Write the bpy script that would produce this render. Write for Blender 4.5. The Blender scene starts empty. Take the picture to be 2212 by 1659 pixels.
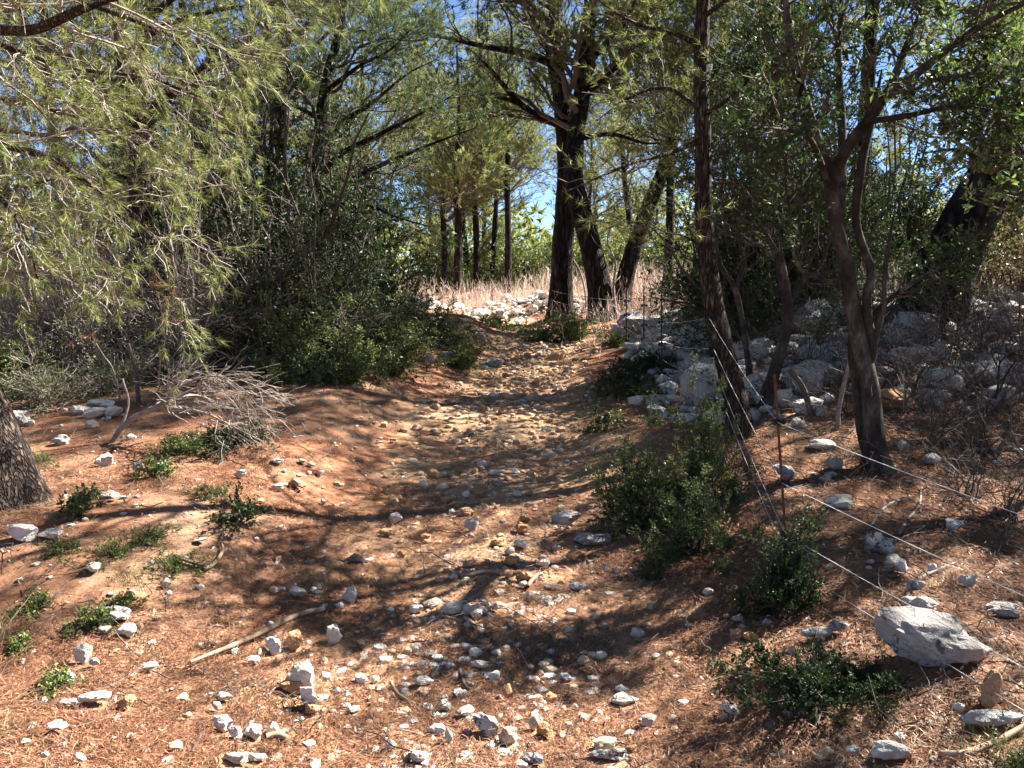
import bpy, math, random
import numpy as np
from mathutils import Vector

# ------------------------------------------------------------------ camera, sky, sun, exposure
scene = bpy.context.scene
PITCH = math.radians(6.98)
CAMZ = 1.6
cam_data = bpy.data.cameras.new("camera")
cam_data.sensor_width = 36.0
cam_data.lens = 27.07
cam_data.clip_start = 0.05
cam_data.clip_end = 3000.0
cam = bpy.data.objects.new("camera", cam_data)
cam.location = (0, 0, CAMZ)
cam.rotation_euler = (math.pi / 2 - PITCH, 0, 0)
scene.collection.objects.link(cam)
scene.camera = cam

SUN_EL = math.radians(43.0)
SUN_AZ = math.radians(62.0)          # clockwise from +Y towards +X
world = bpy.data.worlds.new("World")
scene.world = world
world.use_nodes = True
wn = world.node_tree.nodes
wn.clear()
sky = wn.new("ShaderNodeTexSky")
sky.sky_type = 'NISHITA'
sky.sun_disc = False
sky.sun_elevation = SUN_EL
sky.sun_rotation = SUN_AZ
sky.air_density = 0.65
sky.dust_density = 0.0
sky.ozone_density = 3.0
sky.altitude = 3000.0
bg = wn.new("ShaderNodeBackground")
bg.inputs[1].default_value = 0.05
wo = wn.new("ShaderNodeOutputWorld")
world.node_tree.links.new(sky.outputs[0], bg.inputs[0])
world.node_tree.links.new(bg.outputs[0], wo.inputs[0])

sun_data = bpy.data.lights.new("sun", 'SUN')
sun_data.energy = 5.0
sun_data.angle = math.radians(0.53)
sun_data.color = (1.0, 0.94, 0.85)
sun = bpy.data.objects.new("sun", sun_data)
to_sun = Vector((math.cos(SUN_EL) * math.sin(SUN_AZ), math.cos(SUN_EL) * math.cos(SUN_AZ), math.sin(SUN_EL)))
sun.rotation_euler = to_sun.to_track_quat('Z', 'Y').to_euler()
sun.location = to_sun * 60
scene.collection.objects.link(sun)

vs = scene.view_settings
vs.view_transform = 'Standard'
vs.look = 'None'
vs.gamma = 1.0
vs.use_curve_mapping = False
vs.exposure = 2.65

cy = scene.cycles
cy.max_bounces = 6
cy.diffuse_bounces = 2
cy.glossy_bounces = 2
cy.transmission_bounces = 3
cy.transparent_max_bounces = 4
cy.caustics_reflective = False
cy.caustics_refractive = False
cy.use_denoising = True

# ------------------------------------------------------------------ numpy helpers
C = scene.collection
rng = np.random.default_rng(11)
random.seed(5)
F = 1663.0                            # focal length in the 2212-wide measuring frame


def ray(qx, qy):
    cx = (qx - 1106.0) / F
    cyy = (829.5 - qy) / F
    sp, cp = math.sin(PITCH), math.cos(PITCH)
    return np.array([cx, cp + cyy * sp, -sp + cyy * cp])


def W(qx, qy, d):
    """point seen at (qx, qy), d metres ahead"""
    r = ray(qx, qy)
    return np.array([0, 0, CAMZ]) + r * (d / r[1])


def norm(v):
    return v / np.maximum(np.linalg.norm(v, axis=-1, keepdims=True), 1e-9)


def sstep(x, a, b):
    t = np.clip((x - a) / (b - a), 0, 1)
    return t * t * (3 - 2 * t)


_perm = np.random.default_rng(3).random((64, 64))


def vnoise(x, y):
    x = np.asarray(x, float); y = np.asarray(y, float)
    xi = np.floor(x).astype(int); yi = np.floor(y).astype(int)
    fx = x - xi; fy = y - yi
    fx = fx * fx * (3 - 2 * fx); fy = fy * fy * (3 - 2 * fy)
    a = _perm[xi % 64, yi % 64]; b = _perm[(xi + 1) % 64, yi % 64]
    c = _perm[xi % 64, (yi + 1) % 64]; d = _perm[(xi + 1) % 64, (yi + 1) % 64]
    return (a * (1 - fx) + b * fx) * (1 - fy) + (c * (1 - fx) + d * fx) * fy - 0.5


def fbm(x, y, s, o=4):
    v = 0; a = 1.0
    for k in range(o):
        v = v + a * vnoise(np.asarray(x) * s + 17.3 * k, np.asarray(y) * s + 5.1 * k)
        s *= 2.03; a *= 0.5
    return v


_py = np.array([-60, 0, 3, 5, 9, 14, 18, 22, 30, 60, 400.])
_pz = np.array([-.05, 0, 0.0, .10, .39, .62, .86, 1.05, 1.2, 1.3, 1.0])


def prof(y):
    return (np.interp(y - .8, _py, _pz) + np.interp(y, _py, _pz) + np.interp(y + .8, _py, _pz)) / 3


def pcx(y):
    f = lambda t: np.interp(t, [-10, 0, 4, 9, 13, 15.5, 18, 20, 23, 28, 40, 60],
                            [-.2, -.15, -.12, -.1, .35, .55, .25, -.4, -1.9, -5, -13, -26])
    return (f(y - .7) + f(y) + f(y + .7)) / 3


def phw(y):
    return np.interp(y, [0, 4, 9, 14, 20, 40], [1.25, 1.2, 1.1, .85, .8, .8])


def H(x, y):
    x = np.asarray(x, float); y = np.asarray(y, float)
    z = prof(y)
    dx = x - pcx(y); w = phw(y)
    u = dx / w
    z = z - 0.15 * np.exp(-(np.abs(u) / 1.05) ** 4)
    z = z + 0.02 * np.cos(u * 2 * np.pi) * np.exp(-u * u)
    z = z + 0.17 * sstep(-u, 0.95, 1.7) * sstep(y, 2.5, 4.5)
    z = z + 0.80 * sstep(dx, 1.5, 5.0) * sstep(y, 5.0, 10.5) * (1 - .6 * sstep(y, 14, 26))
    z = z + 0.10 * sstep(dx, 1.1, 2.2)
    z = z + 0.34 * np.exp(-((y - 20.8 + .05 * x) / .9) ** 2) * sstep(x, -1.3, -.2) * (1 - sstep(x, 1.0, 3.0))
    z = z + fbm(x, y, 0.55, 3) * 0.10 * (0.35 + 0.65 * sstep(np.abs(u), .8, 2))
    z = z + fbm(x + 40, y, 3.0, 3) * 0.03
    return z


def G(qx, qy):
    """ground point seen at (qx, qy)"""
    r = ray(qx, qy)
    r = r / r[1]
    ys = np.concatenate([np.arange(1.2, 12, .02), np.arange(12, 60, .05)])
    zz = CAMZ + r[2] * ys
    hit = np.nonzero(zz < H(r[0] * ys, ys))[0]
    y = ys[hit[0]] if len(hit) else 40.0
    return np.array([r[0] * y, y, float(H(r[0] * y, y))])


class MB:
    """collects vertices and faces; build() links them as ONE mesh object"""
    def __init__(self):
        self.v, self.f, self.t, self.m, self.n = [], [], [], [], 0

    def add(self, v, f, tint=0.5, mat=0):
        v = np.asarray(v, np.float32).reshape(-1, 3)
        f = np.asarray(f, np.int64)
        self.v.append(v)
        self.f.append(f + self.n)
        t = np.empty(len(v), np.float32); t[:] = tint
        self.t.append(t)
        self.m.append(np.full(len(f), mat, np.int32))
        self.n += len(v)

    def mesh(self, name, mats, smooth=False, origin=None):
        me = bpy.data.meshes.new(name)
        v = np.concatenate(self.v)
        if origin is not None:
            v = v - np.asarray(origin, np.float32)
        me.vertices.add(len(v))
        me.vertices.foreach_set("co", v.astype(np.float32).ravel())
        loops = np.concatenate([f.ravel() for f in self.f]).astype(np.int32)
        cnt = np.concatenate([np.full(len(f), f.shape[1], np.int32) for f in self.f])
        st = np.concatenate([[0], np.cumsum(cnt)[:-1]]).astype(np.int32)
        me.loops.add(len(loops))
        me.loops.foreach_set("vertex_index", loops)
        me.polygons.add(len(cnt))
        me.polygons.foreach_set("loop_start", st)
        me.polygons.foreach_set("material_index", np.concatenate(self.m))
        me.polygons.foreach_set("use_smooth", np.full(len(cnt), bool(smooth)))
        a = me.attributes.new("tint", 'FLOAT', 'POINT')
        a.data.foreach_set("value", np.concatenate(self.t))
        for m in (mats if isinstance(mats, (list, tuple)) else [mats]):
            me.materials.append(m)
        me.update(calc_edges=True)
        return me

    def build(self, name, mats, parent=None, smooth=False, origin=None, loc=None):
        o = bpy.data.objects.new(name, self.mesh(name, mats, smooth, origin))
        C.objects.link(o)
        if parent is not None:
            o.parent = parent
        if loc is not None:
            o.location = loc
        return o


def tag(o, label=None, cat=None, group=None, kind=None):
    if label: o["label"] = label
    if cat: o["category"] = cat
    if group: o["group"] = group
    if kind: o["kind"] = kind
    return o


def empty(name, loc, label, cat, group=None):
    o = bpy.data.objects.new(name, None)
    o.empty_display_size = 0.1
    o.location = tuple(float(a) for a in loc)
    C.objects.link(o)
    return tag(o, label, cat, group)


def copy_tree(o, parent=None):
    c = o.copy()
    C.objects.link(c)
    c.parent = parent
    for ch in list(o.children):
        copy_tree(ch, c)
    return c


def catmull(pts, n):
    p = np.asarray(pts, float)
    if len(p) < 3:
        t = np.linspace(0, len(p) - 1, n)[:, None]
        return p[0] * (1 - t) + p[-1] * t
    q = np.vstack([2 * p[0] - p[1], p, 2 * p[-1] - p[-2]])
    seg = np.linalg.norm(np.diff(p, axis=0), axis=1)
    cum = np.concatenate([[0], np.cumsum(seg)])
    s = np.linspace(0, cum[-1], n)
    i = np.clip(np.searchsorted(cum, s, side='right') - 1, 0, len(p) - 2)
    t = ((s - cum[i]) / np.maximum(seg[i], 1e-9))[:, None]
    a, b, c, d = q[i], q[i + 1], q[i + 2], q[i + 3]
    return .5 * ((2 * b) + (c - a) * t + (2 * a - 5 * b + 4 * c - d) * t * t + (3 * b - a - 3 * c + d) * t ** 3)


def batch_tubes(mb, P, R, n=3, tint=None, mat=0):
    """P (T,K,3), R (T,K)"""
    T, K, _ = P.shape
    if T == 0:
        return
    ax = norm(P[:, -1] - P[:, 0])
    ref = np.where(np.abs(ax[:, 2:3]) > .9, np.array([[1., 0, 0]]), np.array([[0, 0, 1.]]))
    u = norm(np.cross(ax, ref)); w = np.cross(ax, u)
    a = np.arange(n) * 2 * np.pi / n
    off = np.cos(a)[None, :, None] * u[:, None] + np.sin(a)[None, :, None] * w[:, None]
    V = P[:, :, None, :] + R[:, :, None, None] * off[:, None]
    base = (np.arange(T) * K * n)[:, None, None]
    k = (np.arange(K - 1) * n)[None, :, None]
    j = np.arange(n)[None, None, :]; j2 = (j + 1) % n
    f = np.stack([base + k + j, base + k + j2, base + k + n + j2, base + k + n + j], -1).reshape(-1, 4)
    tt = rng.random(T) if tint is None else np.full(T, tint)
    mb.add(V.reshape(-1, 3), f, np.repeat(tt, K * n), mat)


def ribbons(mb, P, R, mat=0):
    """thin twigs as narrow strips, P (T,K,3), R (T,K)"""
    T, K, _ = P.shape
    u = rnd_perp(norm(P[:, -1] - P[:, 0]))
    V = np.stack([P - u[:, None] * R[..., None], P + u[:, None] * R[..., None]], 2)
    k = (np.arange(T) * K * 2)[:, None] + (np.arange(K - 1) * 2)[None]
    f = np.stack([k, k + 1, k + 3, k + 2], -1).reshape(-1, 4)
    mb.add(V.reshape(-1, 3), f, np.repeat(rng.random(T), K * 2), mat)


def fine_tube(mb, pts, radii, n=12, step=.08, rough=.06, mat=0, tint=.5, flare=0.0):
    pts = np.asarray(pts, float)
    L = np.linalg.norm(np.diff(pts, axis=0), axis=1).sum()
    K = int(max(4, min(160, L / step)))
    c = catmull(pts, K)
    r = np.interp(np.linspace(0, 1, K), np.linspace(0, 1, len(radii)), radii)
    s = np.linspace(0, L, K)
    if flare:
        r = r * (1 + flare * np.exp(-s / (2.2 * radii[0])))
    tan = norm(np.gradient(c, axis=0))
    ref = np.array([1., 0, 0]) if abs(tan[:, 0].mean()) < .8 else np.array([0, 1., 0])
    u = norm(np.cross(tan, ref)); w = np.cross(tan, u)
    a = np.arange(n) * 2 * np.pi / n
    seed = rng.random() * 50
    ang = np.arange(n)
    nz = fbm(ang[None, :] * 1.7 + seed, s[:, None] / max(radii[0], .02) * .55 + 0 * ang[None, :], 1.0, 3)
    nz = nz - nz * 0
    lob = (np.sin(a * 3 + seed)[None, :] * .5 + .5) * np.exp(-s / (2.4 * radii[0]))[:, None] * flare * .9
    rr = r[:, None] * (1 + rough * 2 * nz + lob)
    V = c[:, None, :] + rr[:, :, None] * (np.cos(a)[None, :, None] * u[:, None] + np.sin(a)[None, :, None] * w[:, None])
    k = (np.arange(K - 1) * n)[:, None]
    j = np.arange(n)[None, :]; j2 = (j + 1) % n
    f = np.stack([k + j, k + j2, k + n + j2, k + n + j], -1).reshape(-1, 4)
    mb.add(V.reshape(-1, 3), f, tint, mat)
    mb.add(np.vstack([V[-1], c[-1] + tan[-1] * r[-1] * .3]), np.stack([np.arange(n), (np.arange(n) + 1) % n, np.full(n, n)], -1), tint, mat)


def rnd_perp(d):
    r = rng.normal(size=d.shape)
    r -= (r * d).sum(-1, keepdims=True) * d
    return norm(r)


def spawn(P, R, m, t0, t1, L, ang, K=5, rr=.5, bend=(0, 0, 0), up=0.0, wig=.06, rel=False, rmin=.0015, side=None):
    T, K0, _ = P.shape
    idx = np.repeat(np.arange(T), m)
    N = len(idx)
    t = rng.uniform(t0, t1, N)
    s = t * (K0 - 1); i = np.clip(s.astype(int), 0, K0 - 2); f = (s - i)[:, None]
    p = P[idx, i] * (1 - f) + P[idx, i + 1] * f
    tan = norm(P[idx, i + 1] - P[idx, i])
    ln = rng.uniform(L[0], L[1], N)
    if rel:
        plen = np.linalg.norm(np.diff(P, axis=1), axis=2).sum(1)
        ln = ln * plen[idx] * (1.15 - .6 * t)
    a = rng.uniform(ang[0], ang[1], N)[:, None]
    pp = rnd_perp(tan)
    if side is not None:
        pp[:, 2] *= side
        pp = norm(pp)
    d = norm(np.cos(a) * tan + np.sin(a) * pp + np.array([0, 0, up]))
    q = np.linspace(0, 1, K)[None, :, None]
    pts = p[:, None] + q * ln[:, None, None] * d[:, None] + q * q * ln[:, None, None] * np.asarray(bend)[None, None]
    wg = rng.normal(size=(N, K, 3)) * wig; wg[:, 0] = 0
    pts = pts + np.cumsum(wg, 1) * ln[:, None, None]
    rp = (R[idx, i] * (1 - f[:, 0]) + R[idx, i + 1] * f[:, 0]) * rr
    rad = np.maximum(rp[:, None] * np.linspace(1, .3, K)[None], rmin)
    return pts, rad


def along(P, m, t0, t1):
    T, K0, _ = P.shape
    idx = np.repeat(np.arange(T), m)
    t = rng.uniform(t0, t1, len(idx))
    s = t * (K0 - 1); i = np.clip(s.astype(int), 0, K0 - 2); f = (s - i)[:, None]
    return P[idx, i] * (1 - f) + P[idx, i + 1] * f, norm(P[idx, i + 1] - P[idx, i]), idx


def needles(mb, p, d, n, ln, wd, spread=(.25, 1.0), mat=1, droop=0.0, tb=0.0):
    N = len(p)
    idx = np.repeat(np.arange(N), n)
    D = d[idx]
    a = rng.uniform(spread[0], spread[1], len(idx))[:, None]
    dd = norm(np.cos(a) * D + np.sin(a) * rnd_perp(D) + np.array([0, 0, -droop]))
    L = rng.uniform(.65, 1.1, len(idx))[:, None] * ln
    w = rnd_perp(dd) * wd * .5
    b = p[idx] + D * rng.uniform(0, .3, len(idx))[:, None] * ln
    V = np.stack([b - w, b + w, b + dd * L], 1)
    tuft = rng.random(N)[idx] * .6 + rng.random(len(idx)) * .4 + tb
    mb.add(V.reshape(-1, 3), np.arange(len(idx) * 3).reshape(-1, 3), np.repeat(np.clip(tuft, 0, 1), 3), mat)


def leaves(mb, p, d, ln, wd, mat=1, up=.5, tb=0.0):
    N = len(p)
    a = rng.uniform(.4, 1.3, N)[:, None]
    dd = norm(np.cos(a) * d + np.sin(a) * rnd_perp(d))
    nrm = norm(rng.normal(size=(N, 3)) * .8 + np.array([0, 0, up]))
    sd = norm(np.cross(dd, nrm))
    L = rng.uniform(.65, 1.15, N)[:, None] * ln
    w = rng.uniform(.75, 1.1, N)[:, None] * wd * .5
    nn = np.cross(sd, dd)
    mid = p + dd * L * .5
    V = np.stack([p, mid + sd * w + nn * w * .35, p + dd * L - nn * L * .08, mid - sd * w + nn * w * .35], 1)
    t = np.clip(rng.random(N) + tb, 0, 1)
    mb.add(V.reshape(-1, 3), np.arange(N * 4).reshape(-1, 4), np.repeat(t, 4), mat)


# ------------------------------------------------------------------ materials
def mat_new(name):
    m = bpy.data.materials.new(name)
    m.use_nodes = True
    nt = m.node_tree
    nt.nodes.clear()
    return m, nt.nodes, nt.links


def ramp(N, cols):
    r = N.new("ShaderNodeValToRGB")
    e = r.color_ramp.elements
    while len(e) < len(cols):
        e.new(0.5)
    for k, (p, c) in enumerate(cols):
        e[k].position = p
        e[k].color = (*c, 1)
    return r


def noise(N, Lk, vec, scale, detail=4, rough=.6):
    n = N.new("ShaderNodeTexNoise")
    n.inputs["Scale"].default_value = scale
    n.inputs["Detail"].default_value = detail
    n.inputs["Roughness"].default_value = rough
    if vec is not None:
        Lk.new(vec, n.inputs["Vector"])
    return n


def mixc(N, Lk, fac, a, b, mode='MIX'):
    m = N.new("ShaderNodeMix")
    m.data_type = 'RGBA'
    m.blend_type = mode
    for s, v in ((0, fac), (6, a), (7, b)):
        if hasattr(v, "default_value") or hasattr(v, "is_linked"):
            Lk.new(v, m.inputs[s])
        elif s == 0:
            m.inputs[0].default_value = v
        else:
            m.inputs[s].default_value = (*v, 1)
    return m.outputs[2]


def leaf_material(name, cols, trans=.35, gloss=.06, rough=.4):
    m, N, Lk = mat_new(name)
    at = N.new("ShaderNodeAttribute"); at.attribute_name = "tint"
    r = ramp(N, cols)
    Lk.new(at.outputs["Fac"], r.inputs[0])
    oi = N.new("ShaderNodeObjectInfo")
    hv = N.new("ShaderNodeHueSaturation")
    mr = N.new("ShaderNodeMapRange")
    mr.inputs[3].default_value = .8; mr.inputs[4].default_value = 1.2
    Lk.new(oi.outputs["Random"], mr.inputs[0])
    Lk.new(mr.outputs[0], hv.inputs["Value"])
    Lk.new(r.outputs[0], hv.inputs["Color"])
    df = N.new("ShaderNodeBsdfDiffuse"); Lk.new(hv.outputs[0], df.inputs[0])
    tr = N.new("ShaderNodeBsdfTranslucent"); Lk.new(hv.outputs[0], tr.inputs[0])
    mx = N.new("ShaderNodeMixShader"); mx.inputs[0].default_value = trans
    Lk.new(df.outputs[0], mx.inputs[1]); Lk.new(tr.outputs[0], mx.inputs[2])
    gl = N.new("ShaderNodeBsdfGlossy"); gl.inputs["Roughness"].default_value = rough
    gl.inputs[0].default_value = (.9, .95, .9, 1)
    m2 = N.new("ShaderNodeMixShader"); m2.inputs[0].default_value = gloss
    Lk.new(mx.outputs[0], m2.inputs[1]); Lk.new(gl.outputs[0], m2.inputs[2])
    o = N.new("ShaderNodeOutputMaterial"); Lk.new(m2.outputs[0], o.inputs[0])
    return m


def principled(N, Lk, col, rough=.85, bump=None, bs=.4, bd=.02, spec=.3):
    p = N.new("ShaderNodeBsdfPrincipled")
    if isinstance(col, tuple):
        p.inputs["Base Color"].default_value = (*col, 1)
    else:
        Lk.new(col, p.inputs["Base Color"])
    p.inputs["Roughness"].default_value = rough
    p.inputs["Specular IOR Level"].default_value = spec
    if bump is not None:
        b = N.new("ShaderNodeBump")
        b.inputs["Strength"].default_value = bs
        b.inputs["Distance"].default_value = bd
        Lk.new(bump, b.inputs["Height"])
        Lk.new(b.outputs[0], p.inputs["Normal"])
    o = N.new("ShaderNodeOutputMaterial")
    Lk.new(p.outputs[0], o.inputs[0])
    return p


def coords(N, Lk, scale=(1, 1, 1), kind="Object"):
    tc = N.new("ShaderNodeTexCoord")
    mp = N.new("ShaderNodeMapping")
    mp.inputs["Scale"].default_value = scale
    Lk.new(tc.outputs[kind], mp.inputs[0])
    return mp.outputs[0]


def bark_material(name, dark, mid, light, sc=9, bs=.9, bd=.03, stretch=.22):
    m, N, Lk = mat_new(name)
    v = coords(N, Lk, (1, 1, stretch))
    vo = N.new("ShaderNodeTexVoronoi"); vo.feature = 'DISTANCE_TO_EDGE'
    vo.inputs["Scale"].default_value = sc
    n0 = noise(N, Lk, v, 4, 5)
    mv = N.new("ShaderNodeMix"); mv.data_type = 'VECTOR'; mv.inputs[0].default_value = .28
    Lk.new(v, mv.inputs[4]); Lk.new(n0.outputs["Color"], mv.inputs[5])
    Lk.new(mv.outputs[1], vo.inputs["Vector"])
    n1 = noise(N, Lk, coords(N, Lk, (1, 1, .5)), 16, 6)
    r1 = ramp(N, [(0.0, dark), (.12, mid), (.45, light)])
    Lk.new(vo.outputs["Distance"], r1.inputs[0])
    r2 = ramp(N, [(.3, (.45, .45, .45)), (.7, (1.15, 1.12, 1.1))])
    Lk.new(n1.outputs[0], r2.inputs[0])
    col = mixc(N, Lk, 1.0, r1.outputs[0], r2.outputs[0], 'MULTIPLY')
    ad = N.new("ShaderNodeMath"); ad.operation = 'MULTIPLY_ADD'
    ad.inputs[1].default_value = .3
    Lk.new(n1.outputs[0], ad.inputs[0])
    cl = N.new("ShaderNodeMath"); cl.operation = 'MINIMUM'; cl.inputs[1].default_value = .25
    Lk.new(vo.outputs["Distance"], cl.inputs[0])
    m4 = N.new("ShaderNodeMath"); m4.operation = 'MULTIPLY'; m4.inputs[1].default_value = 4
    Lk.new(cl.outputs[0], m4.inputs[0])
    Lk.new(m4.outputs[0], ad.inputs[2])
    principled(N, Lk, col, .9, ad.outputs[0], bs, bd, .15)
    return m


def twig_material(name, a, b):
    m, N, Lk = mat_new(name)
    at = N.new("ShaderNodeAttribute"); at.attribute_name = "tint"
    r = ramp(N, [(0, a), (1, b)])
    Lk.new(at.outputs["Fac"], r.inputs[0])
    n = noise(N, Lk, coords(N, Lk), 25, 3)
    r2 = ramp(N, [(.3, (.6, .6, .6)), (.7, (1.2, 1.2, 1.2))])
    Lk.new(n.outputs[0], r2.inputs[0])
    principled(N, Lk, mixc(N, Lk, 1.0, r.outputs[0], r2.outputs[0], 'MULTIPLY'), .8)
    return m


def rock_material(name, base, warm, warm_amt, lichen, soil=.5):
    m, N, Lk = mat_new(name)
    v = coords(N, Lk)
    geo = N.new("ShaderNodeNewGeometry")
    oi = N.new("ShaderNodeObjectInfo")
    wv = N.new("ShaderNodeVectorMath"); wv.operation = 'ADD'
    Lk.new(geo.outputs["Position"], wv.inputs[0]); Lk.new(oi.outputs["Random"], wv.inputs[1])
    P = wv.outputs[0]
    n1 = noise(N, Lk, P, 9, 6, .65)
    n2 = noise(N, Lk, P, 40, 5, .7)
    n3 = noise(N, Lk, P, 34, 5, .7)
    r1 = ramp(N, [(.32, tuple(c * .62 for c in base)), (.5, base), (.7, tuple(min(.86, c * 1.18) for c in base))])
    Lk.new(n1.outputs[0], r1.inputs[0])
    wr = N.new("ShaderNodeMath"); wr.operation = 'MULTIPLY'; wr.inputs[1].default_value = warm_amt
    Lk.new(oi.outputs["Random"], wr.inputs[0])
    at = N.new("ShaderNodeAttribute"); at.attribute_name = "tint"
    wa = N.new("ShaderNodeMath"); wa.operation = 'MULTIPLY'
    Lk.new(wr.outputs[0], wa.inputs[0]); Lk.new(at.outputs["Fac"], wa.inputs[1])
    sc = N.new("ShaderNodeMath"); sc.operation = 'MULTIPLY'; sc.inputs[1].default_value = 2; sc.use_clamp = True
    Lk.new(wa.outputs[0], sc.inputs[0])
    col = mixc(N, Lk, sc.outputs[0], r1.outputs[0], warm)
    if lichen > 0:
        lr = ramp(N, [(.60 - .12 * lichen, (0, 0, 0)), (.64 - .1 * lichen, (1, 1, 1))])
        Lk.new(n3.outputs[0], lr.inputs[0])
        n4 = noise(N, Lk, P, 5, 2)
        lr2 = ramp(N, [(.42, (0, 0, 0)), (.56, (1, 1, 1))])
        Lk.new(n4.outputs[0], lr2.inputs[0])
        mk = mixc(N, Lk, 1.0, lr.outputs[0], lr2.outputs[0], 'MULTIPLY')
        col = mixc(N, Lk, mk, col, (.10, .098, .097))
    # reddish soil stains in patches
    n5 = noise(N, Lk, P, 6, 4)
    sr = ramp(N, [(.52, (0, 0, 0)), (.68, (soil, soil, soil))])
    Lk.new(n5.outputs[0], sr.inputs[0])
    col = mixc(N, Lk, sr.outputs[0], col, (.42, .26, .16))
    ad = N.new("ShaderNodeMath"); ad.operation = 'ADD'
    Lk.new(n2.outputs[0], ad.inputs[0]); Lk.new(n3.outputs[0], ad.inputs[1])
    principled(N, Lk, col, .85, ad.outputs[0], .8, .035, .2)
    return m


def ground_material(name, path=False):
    m, N, Lk = mat_new(name)
    v = coords(N, Lk)
    n1 = noise(N, Lk, v, 1.1, 5, .6)
    n2 = noise(N, Lk, v, 9, 6, .7)
    n3 = noise(N, Lk, v, 60, 4, .7)
    if path:
        a, b, c = (.21, .10, .056), (.37, .205, .115), (.52, .34, .205)
    else:
        a, b, c = (.125, .056, .034), (.24, .112, .064), (.37, .205, .122)
    r = ramp(N, [(.30, a), (.5, b), (.72, c)])
    mm = N.new("ShaderNodeMath"); mm.operation = 'MULTIPLY_ADD'; mm.inputs[1].default_value = .55
    m5 = N.new("ShaderNodeMath"); m5.operation = 'MULTIPLY'; m5.inputs[1].default_value = .45
    Lk.new(n1.outputs[0], m5.inputs[0])
    Lk.new(n2.outputs[0], mm.inputs[0]); Lk.new(m5.outputs[0], mm.inputs[2])
    Lk.new(mm.outputs[0], r.inputs[0])
    r2 = ramp(N, [(.3, (.5, .5, .5)), (.65, (1.2, 1.2, 1.2))])
    Lk.new(n3.outputs[0], r2.inputs[0])
    n4 = noise(N, Lk, v, .8, 4, .65)
    r4 = ramp(N, [(.47, (0, 0, 0)), (.62, (.75, .75, .75))])
    Lk.new(n4.outputs[0], r4.inputs[0])
    dusty = mixc(N, Lk, r4.outputs[0], r.outputs[0], (.42, .29, .185) if path else (.30, .195, .125))
    col = mixc(N, Lk, 1.0, dusty, r2.outputs[0], 'MULTIPLY')
    ad = N.new("ShaderNodeMath"); ad.operation = 'MULTIPLY_ADD'; ad.inputs[1].default_value = .6
    Lk.new(n3.outputs[0], ad.inputs[0]); Lk.new(n2.outputs[0], ad.inputs[2])
    principled(N, Lk, col, .95, ad.outputs[0], .5, .02, .1)
    return m


M = {}
M['ground'] = ground_material("needle_covered_soil")
M['path'] = ground_material("tan_path_soil", True)
M['pine'] = leaf_material("pine_needles", [(0, (.07, .10, .024)), (.5, (.16, .19, .052)), (1, (.29, .29, .10))], .5, .03, .5)
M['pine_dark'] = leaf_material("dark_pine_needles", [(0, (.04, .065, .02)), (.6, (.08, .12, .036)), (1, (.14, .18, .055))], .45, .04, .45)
M['oak'] = leaf_material("evergreen_leaves", [(0, (.016, .032, .009)), (.6, (.033, .062, .015)), (1, (.07, .11, .028))], .3, .03, .5)
M['lentisk'] = leaf_material("lentisk_leaves", [(0, (.035, .06, .012)), (.5, (.10, .14, .03)), (1, (.22, .25, .065))], .32, .04, .48)
M['bright'] = leaf_material("glossy_bright_leaves", [(0, (.05, .09, .016)), (.6, (.10, .165, .03)), (1, (.18, .25, .06))], .4, .12, .3)
M['yellow'] = leaf_material("yellowing_leaves", [(0, (.10, .10, .03)), (1, (.24, .19, .07))], .35, .06, .4)
M['grass'] = leaf_material("grass_blades", [(0, (.07, .10, .025)), (.6, (.16, .17, .06)), (1, (.36, .29, .15))], .3, .04, .5)
M['litter'] = leaf_material("fallen_pine_needles", [(0, (.08, .036, .022)), (.35, (.26, .117, .066)), (.7, (.48, .262, .16)), (1, (.68, .50, .34))], .12, .05, .4)
M['heath'] = leaf_material("dry_heath_stems", [(0, (.26, .18, .15)), (.5, (.48, .37, .31)), (1, (.66, .56, .47))], .15, .03, .5)
M['deadleaf'] = leaf_material("dead_orange_needles", [(0, (.18, .075, .035)), (1, (.36, .17, .08))], .3, .04, .5)
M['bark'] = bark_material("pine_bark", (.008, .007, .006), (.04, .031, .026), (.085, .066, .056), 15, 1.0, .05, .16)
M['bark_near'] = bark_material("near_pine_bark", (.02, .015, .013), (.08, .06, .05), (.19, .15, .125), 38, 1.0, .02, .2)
M['bark_burnt'] = bark_material("burnt_bark", (.006, .006, .006), (.02, .019, .018), (.045, .042, .04), 7)
def smooth_bark(name, a, b, c):
    m, N, Lk = mat_new(name)
    n1 = noise(N, Lk, coords(N, Lk, (1, 1, .6)), 7, 5, .6)
    n2 = noise(N, Lk, coords(N, Lk, (1, 1, .35)), 55, 5, .7)
    r1 = ramp(N, [(.35, a), (.52, b), (.68, c)])
    Lk.new(n1.outputs[0], r1.inputs[0])
    r2 = ramp(N, [(.35, (.45, .45, .45)), (.65, (1.1, 1.1, 1.1))])
    Lk.new(n2.outputs[0], r2.inputs[0])
    principled(N, Lk, mixc(N, Lk, 1.0, r1.outputs[0], r2.outputs[0], 'MULTIPLY'), .85, n2.outputs[0], .7, .012, .15)
    return m


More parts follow.
